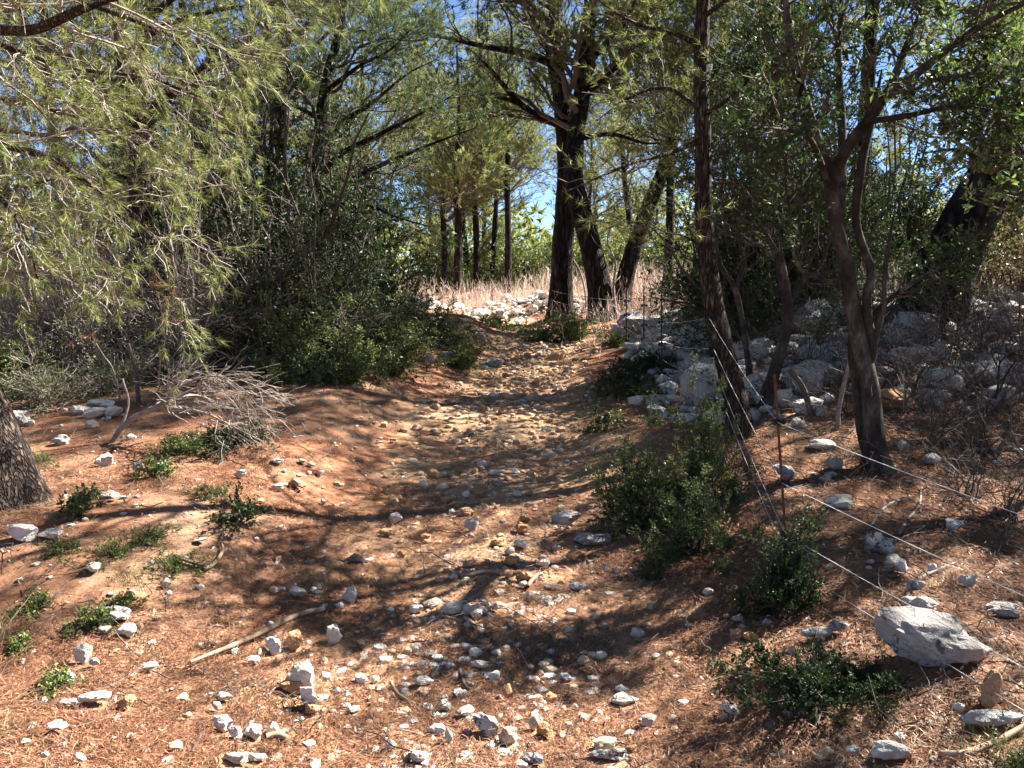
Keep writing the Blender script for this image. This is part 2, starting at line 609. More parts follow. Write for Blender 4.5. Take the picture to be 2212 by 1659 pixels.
M['bark_oak'] = smooth_bark("smooth_oak_bark", (.03, .025, .021), (.062, .052, .044), (.14, .128, .112))
M['twig'] = twig_material("pine_twigs", (.06, .043, .035), (.17, .13, .11))
M['twig_pale'] = twig_material("pale_dead_twigs", (.17, .135, .115), (.38, .32, .28))
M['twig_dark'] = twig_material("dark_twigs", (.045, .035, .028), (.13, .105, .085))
M['wood'] = twig_material("weathered_wood", (.28, .19, .125), (.40, .29, .20))
M['white_rock'] = rock_material("white_limestone", (.72, .69, .64), (.60, .45, .31), .45, 0.0, .45)
M['grey_rock'] = rock_material("lichened_limestone", (.46, .45, .44), (.42, .36, .29), .4, .8, .25)
M['tan_rock'] = rock_material("tan_path_stone", (.60, .47, .34), (.50, .28, .145), 1.3, 0.0, .85)
m_, N_, L_ = mat_new("rusty_rod"); principled(N_, L_, (.11, .04, .025), .75); M['rust'] = m_
m_, N_, L_ = mat_new("black_plastic"); principled(N_, L_, (.012, .012, .013), .4); M['plastic'] = m_
m_, N_, L_ = mat_new("white_fence_wire"); principled(N_, L_, (.62, .62, .61), .5); M['wire'] = m_

# ------------------------------------------------------------------ ground and path
xs = np.unique(np.concatenate([np.linspace(-400, -30, 12), np.linspace(-30, -7, 40), np.linspace(-7, -3, 36), np.linspace(-3, 4, 90), np.linspace(4, 9, 40), np.linspace(9, 30, 24), np.linspace(30, 400, 12)]))
ys = np.unique(np.concatenate([np.linspace(-60, 0, 14), np.linspace(0, 2, 12), np.linspace(2, 8, 100), np.linspace(8, 16, 70), np.linspace(16, 30, 55), np.linspace(30, 70, 40), np.linspace(70, 900, 18)]))
X, Y = np.meshgrid(xs, ys)
mb = MB()
nx = len(xs)
i, j = np.meshgrid(np.arange(nx - 1), np.arange(len(ys) - 1))
a = (j * nx + i).ravel()
mb.add(np.stack([X, Y, H(X, Y)], -1).reshape(-1, 3), np.stack([a, a + 1, a + nx + 1, a + nx], -1))
tag(mb.build("ground", M['ground'], smooth=True), "reddish ground strewn with pine needles around the path", kind="structure")

ysp = np.concatenate([np.linspace(-3, 2, 12), np.linspace(2, 9, 110), np.linspace(9, 28, 150)[1:]])
us = np.linspace(-1.15, 1.15, 41)
Yp, U = np.meshgrid(ysp, us, indexing='ij')
edge = 1 + .22 * fbm(np.sign(U) * 9 + 0 * Yp, Yp, .9, 3)
Xp = pcx(Yp) + U * phw(Yp) * edge
Zp = H(Xp, Yp) + .006 + .02 * fbm(Xp, Yp, 2.2, 4) - .05 * sstep(np.abs(U), .85, 1.15)
mb = MB()
nx = len(us)
i, j = np.meshgrid(np.arange(nx - 1), np.arange(len(ysp) - 1))
a = (j * nx + i).ravel()
mb.add(np.stack([Xp, Yp, Zp], -1).reshape(-1, 3), np.stack([a, a + 1, a + nx + 1, a + nx], -1))
tag(mb.build("path", M['path'], smooth=True), "stony tan dirt path leading into the wood", kind="structure")


def Hs(x, y):
    return H(x, y) + .006


# ------------------------------------------------------------------ rocks
def ico(sub):
    import bmesh
    bm = bmesh.new()
    bmesh.ops.create_icosphere(bm, subdivisions=sub, radius=1)
    v = np.array([x.co[:] for x in bm.verts])
    f = np.array([[q.index for q in p.verts] for p in bm.faces])
    bm.free()
    return v, f


ICO = {1: ico(1), 2: ico(2), 3: ico(3), 4: ico(4)}


def rock_shape(sub, r, cuts=9, rough=.05):
    """angular stone: a star-shaped union of a few random convex blocks, roughened"""
    u, f = ICO[sub]
    R = None
    for k in range(3 if sub >= 3 else 1):
        c = r.normal(size=3) * (.2 if k else 0) * np.array([1, 1, .5])
        n = norm(r.normal(size=(cuts + 4, 3)))
        n = np.vstack([n, -n[:3]])
        d = r.uniform(.5, .85, len(n)) * (1 if k == 0 else r.uniform(.65, .95)) + n @ c
        d = np.maximum(d, .25)
        pr = u @ n.T
        t = np.where(pr > 1e-3, d[None] / np.maximum(pr, 1e-3), 9).min(1)
        R = t if R is None else np.maximum(R, t)
    R = np.minimum(R, 1.12 + .06 * np.sin(u @ np.array([3., 4., 5.])))
    v = u * R[:, None]
    ph = r.uniform(0, 6.28, (8, 1)); fr = r.normal(size=(8, 3)) * 4.0
    nz = sum(np.sin(v @ fr[k] + ph[k]) for k in range(8)) / 4
    fr2 = r.normal(size=(8, 3)) * 12.0
    n2 = sum(np.abs(np.sin(v @ fr2[k] + ph[k])) for k in range(8)) / 4 - 1.2
    v = v * (1 + rough * .8 * nz + (rough * .5 * n2 if sub >= 3 else 0))[:, None] + r.normal(size=v.shape) * rough * .12
    lo, hi = v.min(0), v.max(0)
    v = (v - (lo + hi) / 2) / (hi - lo)
    v[:, 2] += .5
    return v, f


ROCKS = {}


def rock_mesh(matkey, sub, k):
    key = (matkey, sub, k)
    if key not in ROCKS:
        r = np.random.default_rng(100 * sub + k)
        v, f = rock_shape(sub, r, 8 + k % 5, (.05, .05, .07, .12)[sub - 1])
        b = MB()
        b.add(v, f, .55)
        ROCKS[key] = b.mesh("stone", M[matkey])
    return ROCKS[key]


STONES = []


def stone(x, y, w, dp, h, matkey, label, cat="stone", name="stone", group=None, sub=None, rz=None, sink=.14, tilt=.12, z=None):
    if sub is None:
        q = w / y * F
        sub = 4 if q > 170 else 3 if q > 30 else 2
    k = random.randrange({4: 6, 3: 12, 2: 10}[sub])
    o = bpy.data.objects.new(name, rock_mesh(matkey, sub, k))
    C.objects.link(o)
    zz = float(H(x, y)) if z is None else z
    o.location = (x, y, zz - sink * h + (.014 if y < 6 else 0))
    o.scale = (w, dp, h)
    o.rotation_euler = (random.uniform(-tilt, tilt), random.uniform(-tilt, tilt), random.choice((0, math.pi)) + random.uniform(-.3, .3) if rz is None else rz)
    tag(o, label, cat, group)
    STONES.append((x, y, max(w, dp) * .5))
    return o


def rock_at(qx0, qy0, qx1, qy1, matkey, label, cat="stone", name="stone", **kw):
    p = G((qx0 + qx1) / 2, qy1)
    d = p[1]
    w = (qx1 - qx0) / F * d
    el = math.atan2(CAMZ - p[2], d)
    ap = (qy1 - qy0) / F * d
    dp = min(w * random.uniform(.55, .8), ap * .55 / math.sin(max(el, .05)))
    dp = max(dp, w * .35)
    h = (ap - dp * math.sin(el) * .8) / math.cos(el)
    h = max(w * .25, min(h, w * 2.0))
    return stone(p[0], p[1] + dp * .45, w * 1.16, dp * 1.1, h * 1.3, matkey, label, cat, name, **kw)


def cq(c, x0, y0, x1, y1):
    ox, oy = {4: (0, 553), 5: (737.3, 553), 6: (1474.7, 553), 7: (0, 1106), 8: (737.3, 1106), 9: (1474.7, 1106)}[c]
    return ox + x0 / 3, oy + y0 / 3, ox + x1 / 3, oy + y1 / 3


# (crop, x0, y0, x1, y1, material, label)
W_, G_, T_ = 'white_rock', 'grey_rock', 'tan_rock'
TABLE = [
    (7, 600, 640, 795, 745, W_, "white stone behind the spiny seedling beside the left verge"),
    (7, 740, 750, 865, 842, W_, "white lumpy stone touching the spiny seedling's lower side"),
    (7, 630, 770, 712, 822, W_, "small white stone directly under the spiny seedling"),
    (7, 876, 748, 922, 800, T_, "small tan stone right of the seedling's white stones"),
    (7, 480, 870, 592, 992, W_, "squarish white stone alone below the spiny seedling"),
    (7, 578, 980, 645, 1032, W_, "small pale wedge stone beside the squarish white stone"),
    (7, 340, 1058, 472, 1128, W_, "white stone with a green sprig growing in front of it"),
    (7, 495, 1192, 692, 1278, W_, "long smooth oval white stone in the sunlit left foreground"),
    (7, 405, 1245, 500, 1290, W_, "flat white chip touching the long oval stone"),
    (7, 758, 1218, 868, 1314, T_, "dark-sided tan stone right of the long oval white stone"),
    (7, 298, 1376, 424, 1452, W_, "rounded white stone low in the left corner"),
    (7, 915, 1008, 1015, 1062, W_, "flat white stone between the long stick and left verge"),
    (7, 118, 1490, 190, 1535, W_, "small white chip nearest the bottom left corner"),
    (7, 255, 1592, 315, 1645, W_, "pale rounded stone at the bottom left edge"),
    (7, 486, 1588, 562, 1650, W_, "pale angular stone at the bottom edge, left part"),
    (7, 1850, 985, 2035, 1180, W_, "largest blazing white stone leaning on others below the long stick"),
    (7, 1812, 1120, 1955, 1215, T_, "stone with tan shaded side propped under the largest white stone"),
    (7, 1945, 1165, 2070, 1312, W_, "white block below the largest leaning white stone"),
    (7, 1968, 1270, 2062, 1352, T_, "tan-sided stone lowest in the leaning white heap"),
    (7, 1400, 1200, 1494, 1268, W_, "white blocky stone left of the leaning heap"),
    (7, 1366, 1262, 1428, 1322, W_, "small white cube-like stone just below the blocky one"),
    (7, 1378, 1338, 1492, 1442, W_, "white stone with brown left face in the lower foreground"),
    (7, 1470, 1415, 1562, 1505, W_, "white stone second in the low foreground row"),
    (7, 1560, 1398, 1695, 1505, W_, "broad white stone third in the low foreground row"),
    (7, 1728, 1395, 1805, 1482, W_, "white stone above the short brown stick"),
    (7, 1426, 1575, 1605, 1659, W_, "large white stone cut by the bottom edge, left of centre"),
    (7, 1600, 1590, 1720, 1659, W_, "white stone right of the large one on the bottom edge"),
    (7, 1846, 785, 1955, 925, T_, "upright tan stone standing beside the long stick"),
    (7, 1705, 850, 1812, 955, W_, "white stone leaning left of the upright tan stone"),
    (7, 2108, 755, 2215, 890, W_, "white wedge stone below the stick's upper end"),
    (7, 1590, 965, 1672, 1012, W_, "flat white stone just under the middle of the stick"),
    (7, 232, 128, 386, 192, W_, "flat white slab by the left verge, right one of two"),
    (7, 0, 78, 205, 205, W_, "flat white slab at the left edge, larger of two"),
    (7, 1252, 186, 1330, 220, W_, "pale flat stone in shade by the left bank"),
    (7, 1870, 508, 1975, 580, W_, "white stone at the shadow's edge left of the path"),
    (7, 1740, 500, 1795, 552, T_, "small tan stone just inside the bank's shadow"),
    (7, 960, 330, 1000, 372, W_, "small white stone between green sprigs on the left bank"),
    (7, 1045, 455, 1105, 515, W_, "white stone at the foot of the left bank"),
    (8, 0, 505, 88, 610, W_, "white stone above the long stick's tip"),
    (8, 530, 582, 645, 645, W_, "white stone, back one of the sunlit trio"),
    (8, 648, 588, 784, 692, W_, "big white stone in the middle of the sunlit trio"),
    (8, 780, 612, 945, 705, W_, "long white stone at the right end of the sunlit trio"),
    (8, 835, 655, 905, 725, W_, "rounded white stone in front of the trio's long stone"),
    (8, 442, 620, 532, 684, W_, "white stone at the left end of the sunlit trio"),
    (8, 440, 870, 524, 945, W_, "white stone in the open needles left of centre"),
    (8, 400, 892, 450, 952, T_, "small tan stone touching the white one in open needles"),
    (8, 466, 1078, 592, 1148, W_, "oval white stone between two brown twigs"),
    (8, 75, 1063, 170, 1135, W_, "white roundish stone above the bent brown twig"),
    (8, 838, 1348, 1014, 1485, G_, "grey pitted stone in the lower middle foreground"),
    (8, 1026, 1428, 1142, 1545, T_, "pointed tan stone right of the grey pitted stone"),
    (8, 1266, 1388, 1375, 1485, T_, "cream faceted stone, right of a leaning pair"),
    (8, 1208, 1358, 1284, 1455, W_, "pale stone, left of a leaning pair"),
    (8, 560, 1408, 674, 1485, W_, "white stone left of the grey pitted stone"),
    (8, 672, 1425, 728, 1520, W_, "upright white stone touching the grey pitted stone's left"),
    (8, 750, 1288, 862, 1358, W_, "white stone just above the grey pitted stone"),
    (8, 632, 1242, 712, 1322, W_, "white faceted stone above and left of the pitted stone"),
    (8, 1632, 1488, 1795, 1590, T_, "tan block resting behind the big bottom-edge stone"),
    (8, 1595, 1578, 1865, 1659, G_, "big grey stone cut by the bottom edge"),
    (8, 1158, 1588, 1316, 1659, G_, "grey rough stone on the bottom edge near the centre"),
    (8, 1750, 1190, 1922, 1275, W_, "white split stone lying alone in the shaded needles"),
    (8, 1775, 1158, 1862, 1208, W_, "white chip behind the split stone in shade"),
    (8, 1936, 1348, 2044, 1435, W_, "pale block in shade right of the lower centre"),
    (8, 1838, 1538, 1922, 1595, T_, "pale stone right of the tan block near the bottom"),
    (8, 1530, 958, 1602, 1022, T_, "rough tan stone alone in the half-shaded needles"),
    (8, 1308, 1028, 1412, 1082, T_, "low tan wedge in the half-shaded needles"),
    (8, 800, 50, 886, 140, G_, "upright pale grey stone in the middle of the path"),
    (8, 308, 20, 392, 92, W_, "white fist-shaped stone left of the upright grey one"),
    (8, 1366, 0, 1556, 105, G_, "grey hollowed rock at the path's right edge"),
    (8, 1520, 150, 1755, 242, G_, "low grey lichened rock bedded in the path's right side"),
    (8, 1478, 472, 1584, 532, W_, "low white double stone right of the path's middle"),
    (8, 1178, 538, 1250, 612, T_, "cream stone in front of the short curved stick"),
    (8, 1148, 400, 1242, 472, T_, "tan stone at the forked twig's right end"),
    (8, 240, 120, 356, 176, T_, "flat tan stone in the path's shaded band"),
    (8, 486, 150, 575, 215, T_, "cream wedge stone behind the forked twig"),
    (8, 785, 330, 880, 388, T_, "tan rounded stone beside the forked twig"),
    (8, 955, 1052, 1030, 1120, W_, "white cap-like stone near the dark upright twig"),
    (8, 840, 982, 948, 1035, W_, "flat cream stone above the white cap-like stone"),
    (8, 1030, 1140, 1100, 1235, T_, "brown-sided stone standing below the dark twig"),
    (8, 440, 1565, 560, 1659, W_, "white stone leaning on brown rock at the bottom edge"),
    (8, 385, 1590, 465, 1659, T_, "brown rock at the bottom edge, left of centre"),
    (8, 275, 1490, 350, 1562, W_, "white stone above the brown bottom-edge rock"),
    (9, 1335, 695, 2015, 1065, G_, "large grey limestone rock with black lichen under the fence wires"),
    (9, 1486, 552, 1694, 682, W_, "pale faceted rock behind the large lichened rock"),
    (9, 1945, 1072, 2110, 1305, T_, "upright cream stone standing under the lowest wire"),
    (9, 1845, 1340, 2215, 1450, G_, "low black-spotted rock at the right edge"),
    (9, 1250, 1520, 1490, 1659, W_, "bright white rock cut by the bottom edge at right"),
    (9, 1990, 612, 2208, 718, G_, "white and black spotted rock at the right edge, upper"),
    (9, 1812, 428, 1915, 512, W_, "white rock between the two upper wires"),
    (9, 1584, 350, 1648, 408, W_, "small pale cube behind the fence"),
    (9, 258, 1270, 384, 1392, W_, "pale round-topped rock with grass at its foot"),
    (9, 406, 1248, 448, 1308, W_, "small white shard beside the round-topped rock"),
    (9, 612, 1095, 710, 1185, W_, "white rounded stone at the creeping shrub's lower left"),
    (9, 775, 788, 985, 848, W_, "long flat white rock behind the creeping shrub"),
    (9, 955, 725, 1070, 805, G_, "grey rock between creeping shrub and fence shrub"),
    (9, 685, 882, 725, 942, W_, "small white stone nested in the creeping shrub"),
    (9, 312, 775, 410, 842, T_, "tan stone, left of two at the creeping shrub's edge"),
    (9, 402, 798, 488, 860, T_, "tan stone, right of two at the creeping shrub's edge"),
    (9, 288, 492, 360, 550, T_, "tan stone in shade left of the fence shrub"),
    (9, 1762, 1285, 1835, 1350, W_, "small pale block below the upright cream stone"),
    (9, 1375, 1465, 1460, 1530, W_, "white chip above the bright bottom-edge rock"),
    (9, 1055, 1560, 1150, 1620, W_, "white stone beside the broken wood at bottom right"),
    (9, 1200, 325, 1248, 362, W_, "small white stone under the wires, upper of two"),
    (9, 1192, 372, 1235, 400, W_, "small white stone under the wires, lower of two"),
    (9, 265, 678, 308, 710, T_, "small orange chip in the shade left of the shrub"),
    (6, 945, 1565, 1132, 1660, W_, "pale faceted rock between the fence post and forked tree"),
    (6, 405, 205, 665, 460, G_, "large sun-topped boulder behind the crooked dark tree"),
    (6, 745, 300, 1062, 500, G_, "sloping grey slab boulder left of the forked tree"),
    (6, 5, 425, 212, 660, G_, "tall slanted grey slab left of the slim pine"),
    (6, 0, 718, 245, 975, G_, "dark rounded boulder at the slim pine's left foot"),
    (6, 688, 695, 992, 910, G_, "broad rounded pale boulder behind the fence post"),
    (6, 388, 785, 540, 985, G_, "boulder tucked right of the slim pine's trunk"),
    (6, 605, 870, 735, 985, W_, "white rock right beside the fence post's top"),
    (6, 715, 1058, 808, 1130, W_, "small white rock halfway between post and forked tree"),
    (6, 812, 1188, 1002, 1270, W_, "low white rock left of the forked tree's foot"),
    (6, 598, 1365, 728, 1450, G_, "grey rock behind the fence post's middle insulator"),
    (6, 1405, 1195, 1482, 1265, W_, "white rock right of the forked tree's foot"),
    (6, 1285, 885, 1555, 1015, T_, "sunlit cream rock behind the forked tree"),
    (6, 1370, 400, 1705, 600, G_, "wide grey boulder right of the forked tree"),
    (6, 1360, 590, 1640, 740, G_, "grey boulder below the wide one, right of the forked tree"),
    (6, 1640, 745, 1850, 905, W_, "white flat-topped rock in the middle of the right slope"),
    (6, 1915, 695, 2215, 860, G_, "large grey outcrop at the right edge of the slope"),
    (6, 1950, 850, 2215, 1000, G_, "lower grey outcrop at the right edge of the slope"),
    (6, 1640, 875, 1745, 950, W_, "white rock under the flat-topped rock"),
    (6, 1810, 975, 1890, 1030, W_, "small white rock in the slope's twig litter"),
    (6, 560, 1000, 630, 1040, W_, "small white rock just left of the rusty post"),
    (6, 1290, 1320, 1330, 1360, W_, "small white stone against the forked tree's root"),
    (6, 2030, 1335, 2100, 1365, W_, "small white stone in dark litter near the right edge"),
    (6, 1160, 320, 1500, 420, G_, "far grey rock band behind the forked tree"),
    (6, 575, 440, 800, 540, G_, "pale rock below the large sun-topped boulder"),
    (6, 340, 550, 600, 700, G_, "lichened rock between the two dark crooked trees"),
    (5, 1805, 375, 2040, 540, G_, "fissured grey boulder among the far fence posts"),
    (5, 2010, 430, 2215, 560, G_, "grey boulder right of the far fence posts"),
    (5, 1890, 520, 1990, 590, G_, "dark-faced small boulder behind the far fence posts"),
    (5, 1745, 470, 1920, 550, W_, "low white rock left of the far fence posts"),
    (5, 650, 618, 815, 700, W_, "pale rock at the path's left edge by the round bush"),
    (5, 540, 645, 610, 690, W_, "small pale rock left of the path-edge rock"),
    (5, 225, 640, 335, 720, G_, "grey rock half hidden in the dark thicket"),
    (5, 920, 668, 1040, 725, G_, "low grey rock at the round bush's right foot"),
    (5, 855, 500, 945, 575, G_, "lichened rock peeking over the round bush"),
    (5, 1345, 618, 1460, 680, T_, "tan bedrock hump at the path's right side"),
    (5, 1865, 905, 1985, 960, W_, "flat white rock on the right bank, left of two"),
    (5, 2110, 900, 2215, 950, W_, "flat white rock on the right bank, right of two"),
    (5, 1435, 465, 1500, 515, W_, "white rock in the low shrubs under the twin pines"),
    (5, 955, 885, 1025, 920, W_, "grey-white stone at the left of the path's stony middle"),
    (5, 1180, 895, 1245, 945, T_, "tan peaked stone in the path's stony middle"),
    (5, 880, 1325, 945, 1372, W_, "white rounded stone in the path's sunlit band"),
    (5, 950, 1380, 1062, 1430, W_, "broken white stone in the path's sunlit band"),
    (5, 1092, 1380, 1158, 1425, W_, "white flat stone right of the broken one"),
    (5, 625, 1485, 690, 1530, W_, "white stone at the left of the sunlit band"),
    (5, 295, 1555, 385, 1610, T_, "dark brown stone at the shaded left of the path"),
    (5, 785, 1540, 835, 1585, W_, "round white stone centred in the path's sunlit band"),
    (4, 545, 930, 725, 995, W_, "sunlit white slab at the back of the left rock patch"),
    (4, 540, 985, 690, 1050, W_, "white slab in the middle of the left rock patch"),
    (4, 670, 975, 790, 1050, W_, "white rough rock under the dead grey branch"),
    (4, 440, 970, 560, 1035, W_, "white rock at the left of the left rock patch"),
    (4, 0, 1012, 165, 1115, G_, "large pale rock at the left edge above the pine's root"),
    (4, 165, 1065, 218, 1108, W_, "small white stone beside the large left-edge rock"),
    (4, 548, 1070, 635, 1118, W_, "white stone in front of the left rock patch"),
    (4, 612, 1295, 725, 1370, W_, "pale block in front of the dead branch's base"),
    (4, 850, 1350, 935, 1415, G_, "grey pointed stone right of the pale block"),
    (4, 330, 1170, 425, 1235, G_, "grey rock behind the dark sprig near the pine"),
    (4, 1515, 1398, 1588, 1450, W_, "white roundish stone on the shaded left bank"),
    (4, 1755, 1490, 1855, 1540, W_, "white flat stone below the weathered log piece"),
    (4, 640, 1540, 762, 1600, W_, "pair-like white stone right of the kermes bush"),
    (4, 1745, 1325, 1830, 1360, W_, "low pale stone above the weathered log piece"),
]
for c, x0, y0, x1, y1, mk, lab in TABLE:
    q = cq(c, x0, y0, x1, y1)
    big = c in (5, 6) and (q[2] - q[0]) > 55
    rock_at(*q, mk, lab, "boulder" if "boulder" in lab or "outcrop" in lab else ("rock" if "rock" in lab or "slab" in lab else "stone"),
            "boulder" if ("boulder" in lab or "outcrop" in lab) else "stone")
for o_ in bpy.data.objects:
    if o_.get("label", "").startswith("large grey limestone rock"):
        o_.data = rock_mesh('grey_rock', 4, 4)
        o_.scale = (.46, .30, .21)
        o_.rotation_euler = (0, .12, .1)
N_TABLE = len(STONES)
ANCH = [(o_['label'], o_) for o_ in bpy.data.objects if o_.name.startswith(('stone', 'boulder')) and len(o_['label'].split()) <= 9]
LABELS = set()


def screen(x, y, z):
    sp, cp = math.sin(PITCH), math.cos(PITCH)
    dz = z - CAMZ
    f_ = y * cp - dz * sp
    return 1106 + F * x / f_, 829.5 - F * (y * sp + dz * cp) / f_


def near_label(x, y, w, mk, fallback):
    q = screen(x, y, float(H(x, y)))
    best = sorted(((math.hypot(a_.location.x - x, a_.location.y - y), lab_, a_) for lab_, a_ in ANCH), key=lambda t: t[0])[:3]
    col = {'white_rock': 'white', 'tan_rock': 'tan', 'grey_rock': 'grey'}[mk]
    for dd, lab_, a_ in best:
        if dd > .12 * y + .15:
            continue
        qa = screen(*a_.location)
        dx, dy = q[0] - qa[0], q[1] - qa[1]
        rel = ("left of" if dx < 0 else "right of") if abs(dx) > abs(dy) else ("behind" if dy < 0 else "in front of")
        lab = f"small {col} stone {rel} the {lab_}"
        if lab not in LABELS:
            LABELS.add(lab)
            return lab
    big = w / y * F
    size = "large" if big > 48 else ("medium" if big > 30 else "small")
    if callable(fallback):
        return fallback(q, size, col)
    return fallback


def free(x, y, r):
    return all((x - a) ** 2 + (y - b) ** 2 > (r + c * .8) ** 2 for a, b, c in STONES)


def scatter(n, xr, yr, size, mats, label, group, name="stone", cat="stone", hh=(.45, .8), keep=None):
    k = 0; tries = 0
    while k < n and tries < n * 60:
        tries += 1
        y = random.uniform(*yr)
        x = random.uniform(*xr) if not callable(xr) else xr(y)
        if keep and not keep(x, y):
            continue
        w = random.uniform(*size) * random.uniform(.75, 1.1)
        if not free(x, y, w * .5):
            continue
        if abs(x / y) > .70:
            continue
        mk = random.choice(mats)
        stone(x, y, w, w * random.uniform(.65, .95), w * random.uniform(*hh), mk, near_label(x, y, w, mk, label), cat, name, group)
        k += 1


def lab_bank(q, size, col):
    return f"{size} {col} rock of the sunlit rubble bank, " + next(t for lim, t in ((985, 'left of the straight dark pine'), (1030, 'just right of the straight dark pine'), (1075, 'below the far pale trunks'), (1110, 'below the thin dark pine'), (1150, 'right of the thin dark pine'), (9999, 'beside the left twin trunk')) if q[0] < lim)


def lab_field(q, size, col):
    return f"{size} {col} rock of the shaded rock field, " + next(t for lim, t in ((1450, 'among the far fence posts'), (1560, 'left of the slim pine'), (1650, 'right of the slim pine'), (1760, 'behind the crooked oak'), (1880, 'behind the forked oak'), (2020, 'right of the forked oak'), (9999, 'near the right edge')) if q[0] < lim)


def lab_stretch(q, size, col):
    side = "left side" if q[0] < 1010 else ("middle" if q[0] < 1110 else "right side")
    far = "far end" if q[1] < 815 else ("middle" if q[1] < 875 else "near end")
    return f"{size} {col} stone in the shaded stretch's {far}, {side} of the path"


on_path = lambda s: (lambda y: float(pcx(y)) + random.gauss(0, s) * float(phw(y)))
scatter(26, on_path(.40), (2.5, 4.4), (.04, .075), [W_, T_, W_], "white or cream hand-sized loose stone in the sunlit foreground", "loose stones in the sunlit foreground")
scatter(34, on_path(.42), (4.4, 7.5), (.055, .11), [W_, T_, T_], "cream loose stone in the path's middle band", "loose stones in the path's middle")
scatter(34, on_path(.40), (7.5, 12.0), (.07, .13), [T_, T_, W_], lab_stretch, "loose stones in the shaded stretch")
scatter(12, on_path(.4), (12.0, 16.0), (.12, .22), [T_, W_], "stone on the far sunlit end of the path", "stones at the far path end")
scatter(42, (-3.2, 1.0), (19.6, 21.6), (.22, .5), [W_, W_, G_], lab_bank, "white rubble bank rocks", "rock", "rock", (.5, .9))
scatter(36, (1.9, 7.5), (8.0, 14.0), (.22, .6), [G_, G_, W_], lab_field, "rock field rocks", "rock", "rock", (.4, .8), lambda x, y: x > pcx(y) + 1.5)
scatter(14, (1.6, 5.0), (3.0, 7.5), (.06, .16), [W_, G_], "small pale stone in the litter beyond the fence", "small stones beyond the fence", keep=lambda x, y: x > 1.5 + .1 * y)
scatter(10, (-3.4, -1.3), (3.2, 8.0), (.05, .13), [W_, W_], "small white stone in the litter of the left verge", "small stones on the left verge")


def stone_stuff(name, n, xy, size, matkey, label):
    b = MB()
    x, y = xy(n)
    keep = np.ones(len(x), bool)
    st = np.array([s for s in STONES])
    for s in range(0, len(x), 500):
        dx = x[s:s + 500, None] - st[None, :, 0]; dy = y[s:s + 500, None] - st[None, :, 1]
        keep[s:s + 500] = ((dx * dx + dy * dy) > (st[None, :, 2] * .8) ** 2).all(1)
    x, y = x[keep], y[keep]
    n = len(x)
    shapes = [rock_shape(2 if k < 3 else 1, np.random.default_rng(900 + k), 7, .05) for k in range(12)]
    w = size[0] + (size[1] - size[0]) * rng.random(n) ** 2.2
    w = w * (0.85 + .05 * np.clip(y, 2, 14))
    z = H(x, y)
    for k in range(12):
        sel = np.nonzero(np.arange(n) % 12 == k)[0]
        near = sel
        v, f = shapes[k]
        a = rng.uniform(0, 6.28, len(near))
        c, s = np.cos(a), np.sin(a)
        sx, sy, sz = w[near], w[near] * rng.uniform(.6, 1, len(near)), w[near] * rng.uniform(.35, .8, len(near))
        vx = v[None, :, 0] * sx[:, None]; vy = v[None, :, 1] * sy[:, None]
        V = np.stack([vx * c[:, None] - vy * s[:, None] + x[near, None], vx * s[:, None] + vy * c[:, None] + y[near, None],
                      (v[None, :, 2] - .2) * sz[:, None] + z[near, None]], -1)
        nf = (np.arange(len(near)) * len(v))[:, None, None] + f[None]
        b.add(V.reshape(-1, 3), nf.reshape(-1, 3), np.repeat(rng.random(len(near)), len(v)))
    return tag(b.build(name, M[matkey]), label, kind="stuff")


def path_xy(n):
    y = 2.1 + 17.0 * rng.random(n) ** 1.6
    x = pcx(y) + rng.normal(size=n) * .5 * phw(y)
    return x, y


def path_xy2(n):
    y = 6.0 + 9.0 * rng.random(n)
    x = pcx(y) + rng.normal(size=n) * .44 * phw(y)
    return x, y


def side_xy(n):
    y = 2.3 + 9 * rng.random(n) ** 1.5
    x = (rng.random(n) * 1.36 - .68) * y
    return x, y


def right_xy(n):
    y = 7.0 + 9 * rng.random(n)
    x = pcx(y) + 1.6 + rng.random(n) * 5.5
    return x, y


def near_xy(n):
    y = 2.3 + 2.4 * rng.random(n)
    c_ = np.array([[-.75, 3.3], [-.35, 3.75], [-.55, 2.75], [-.1, 2.6], [.2, 3.0], [-.25, 3.2], [.05, 3.85]])
    k = rng.integers(0, 7, n)
    mix = rng.random(n) < .7
    return np.where(mix, c_[k, 0] + rng.normal(size=n) * .16, rng.normal(size=n) * .6 - .2), np.where(mix, c_[k, 1] + rng.normal(size=n) * .16, y)


def bank_xy(n):
    y = 19.2 + 2.6 * rng.random(n)
    return -4.0 + 6.2 * rng.random(n), y


stone_stuff("gravel", 4600, path_xy, (.012, .060), 'tan_rock', "loose tan gravel strewn along the path")
stone_stuff("gravel", 1500, path_xy2, (.02, .085), 'tan_rock', "dense stony rubble in the shaded stretch of the path")
stone_stuff("gravel", 1900, side_xy, (.010, .045), 'white_rock', "small white chips scattered in the needle litter")
stone_stuff("gravel", 900, near_xy, (.012, .06), 'white_rock', "white and cream chips clustered in the sunlit foreground")
stone_stuff("rubble", 1300, right_xy, (.05, .28), 'grey_rock', "broken grey limestone rubble of the rock field")
stone_stuff("rubble", 700, right_xy, (.05, .2), 'white_rock', "whiter broken limestone pieces of the rock field")
stone_stuff("rubble", 600, bank_xy, (.06, .14), 'white_rock', "small white rubble filling the sunlit bank")


# ------------------------------------------------------------------ trees
def limbs_to_arrays(limbs, K=10):
    P = np.stack([catmull(l[0], K) for l in limbs])
    R = np.stack([np.interp(np.linspace(0, 1, K), np.linspace(0, 1, len(l[1])), l[1]) for l in limbs])
    return P, R


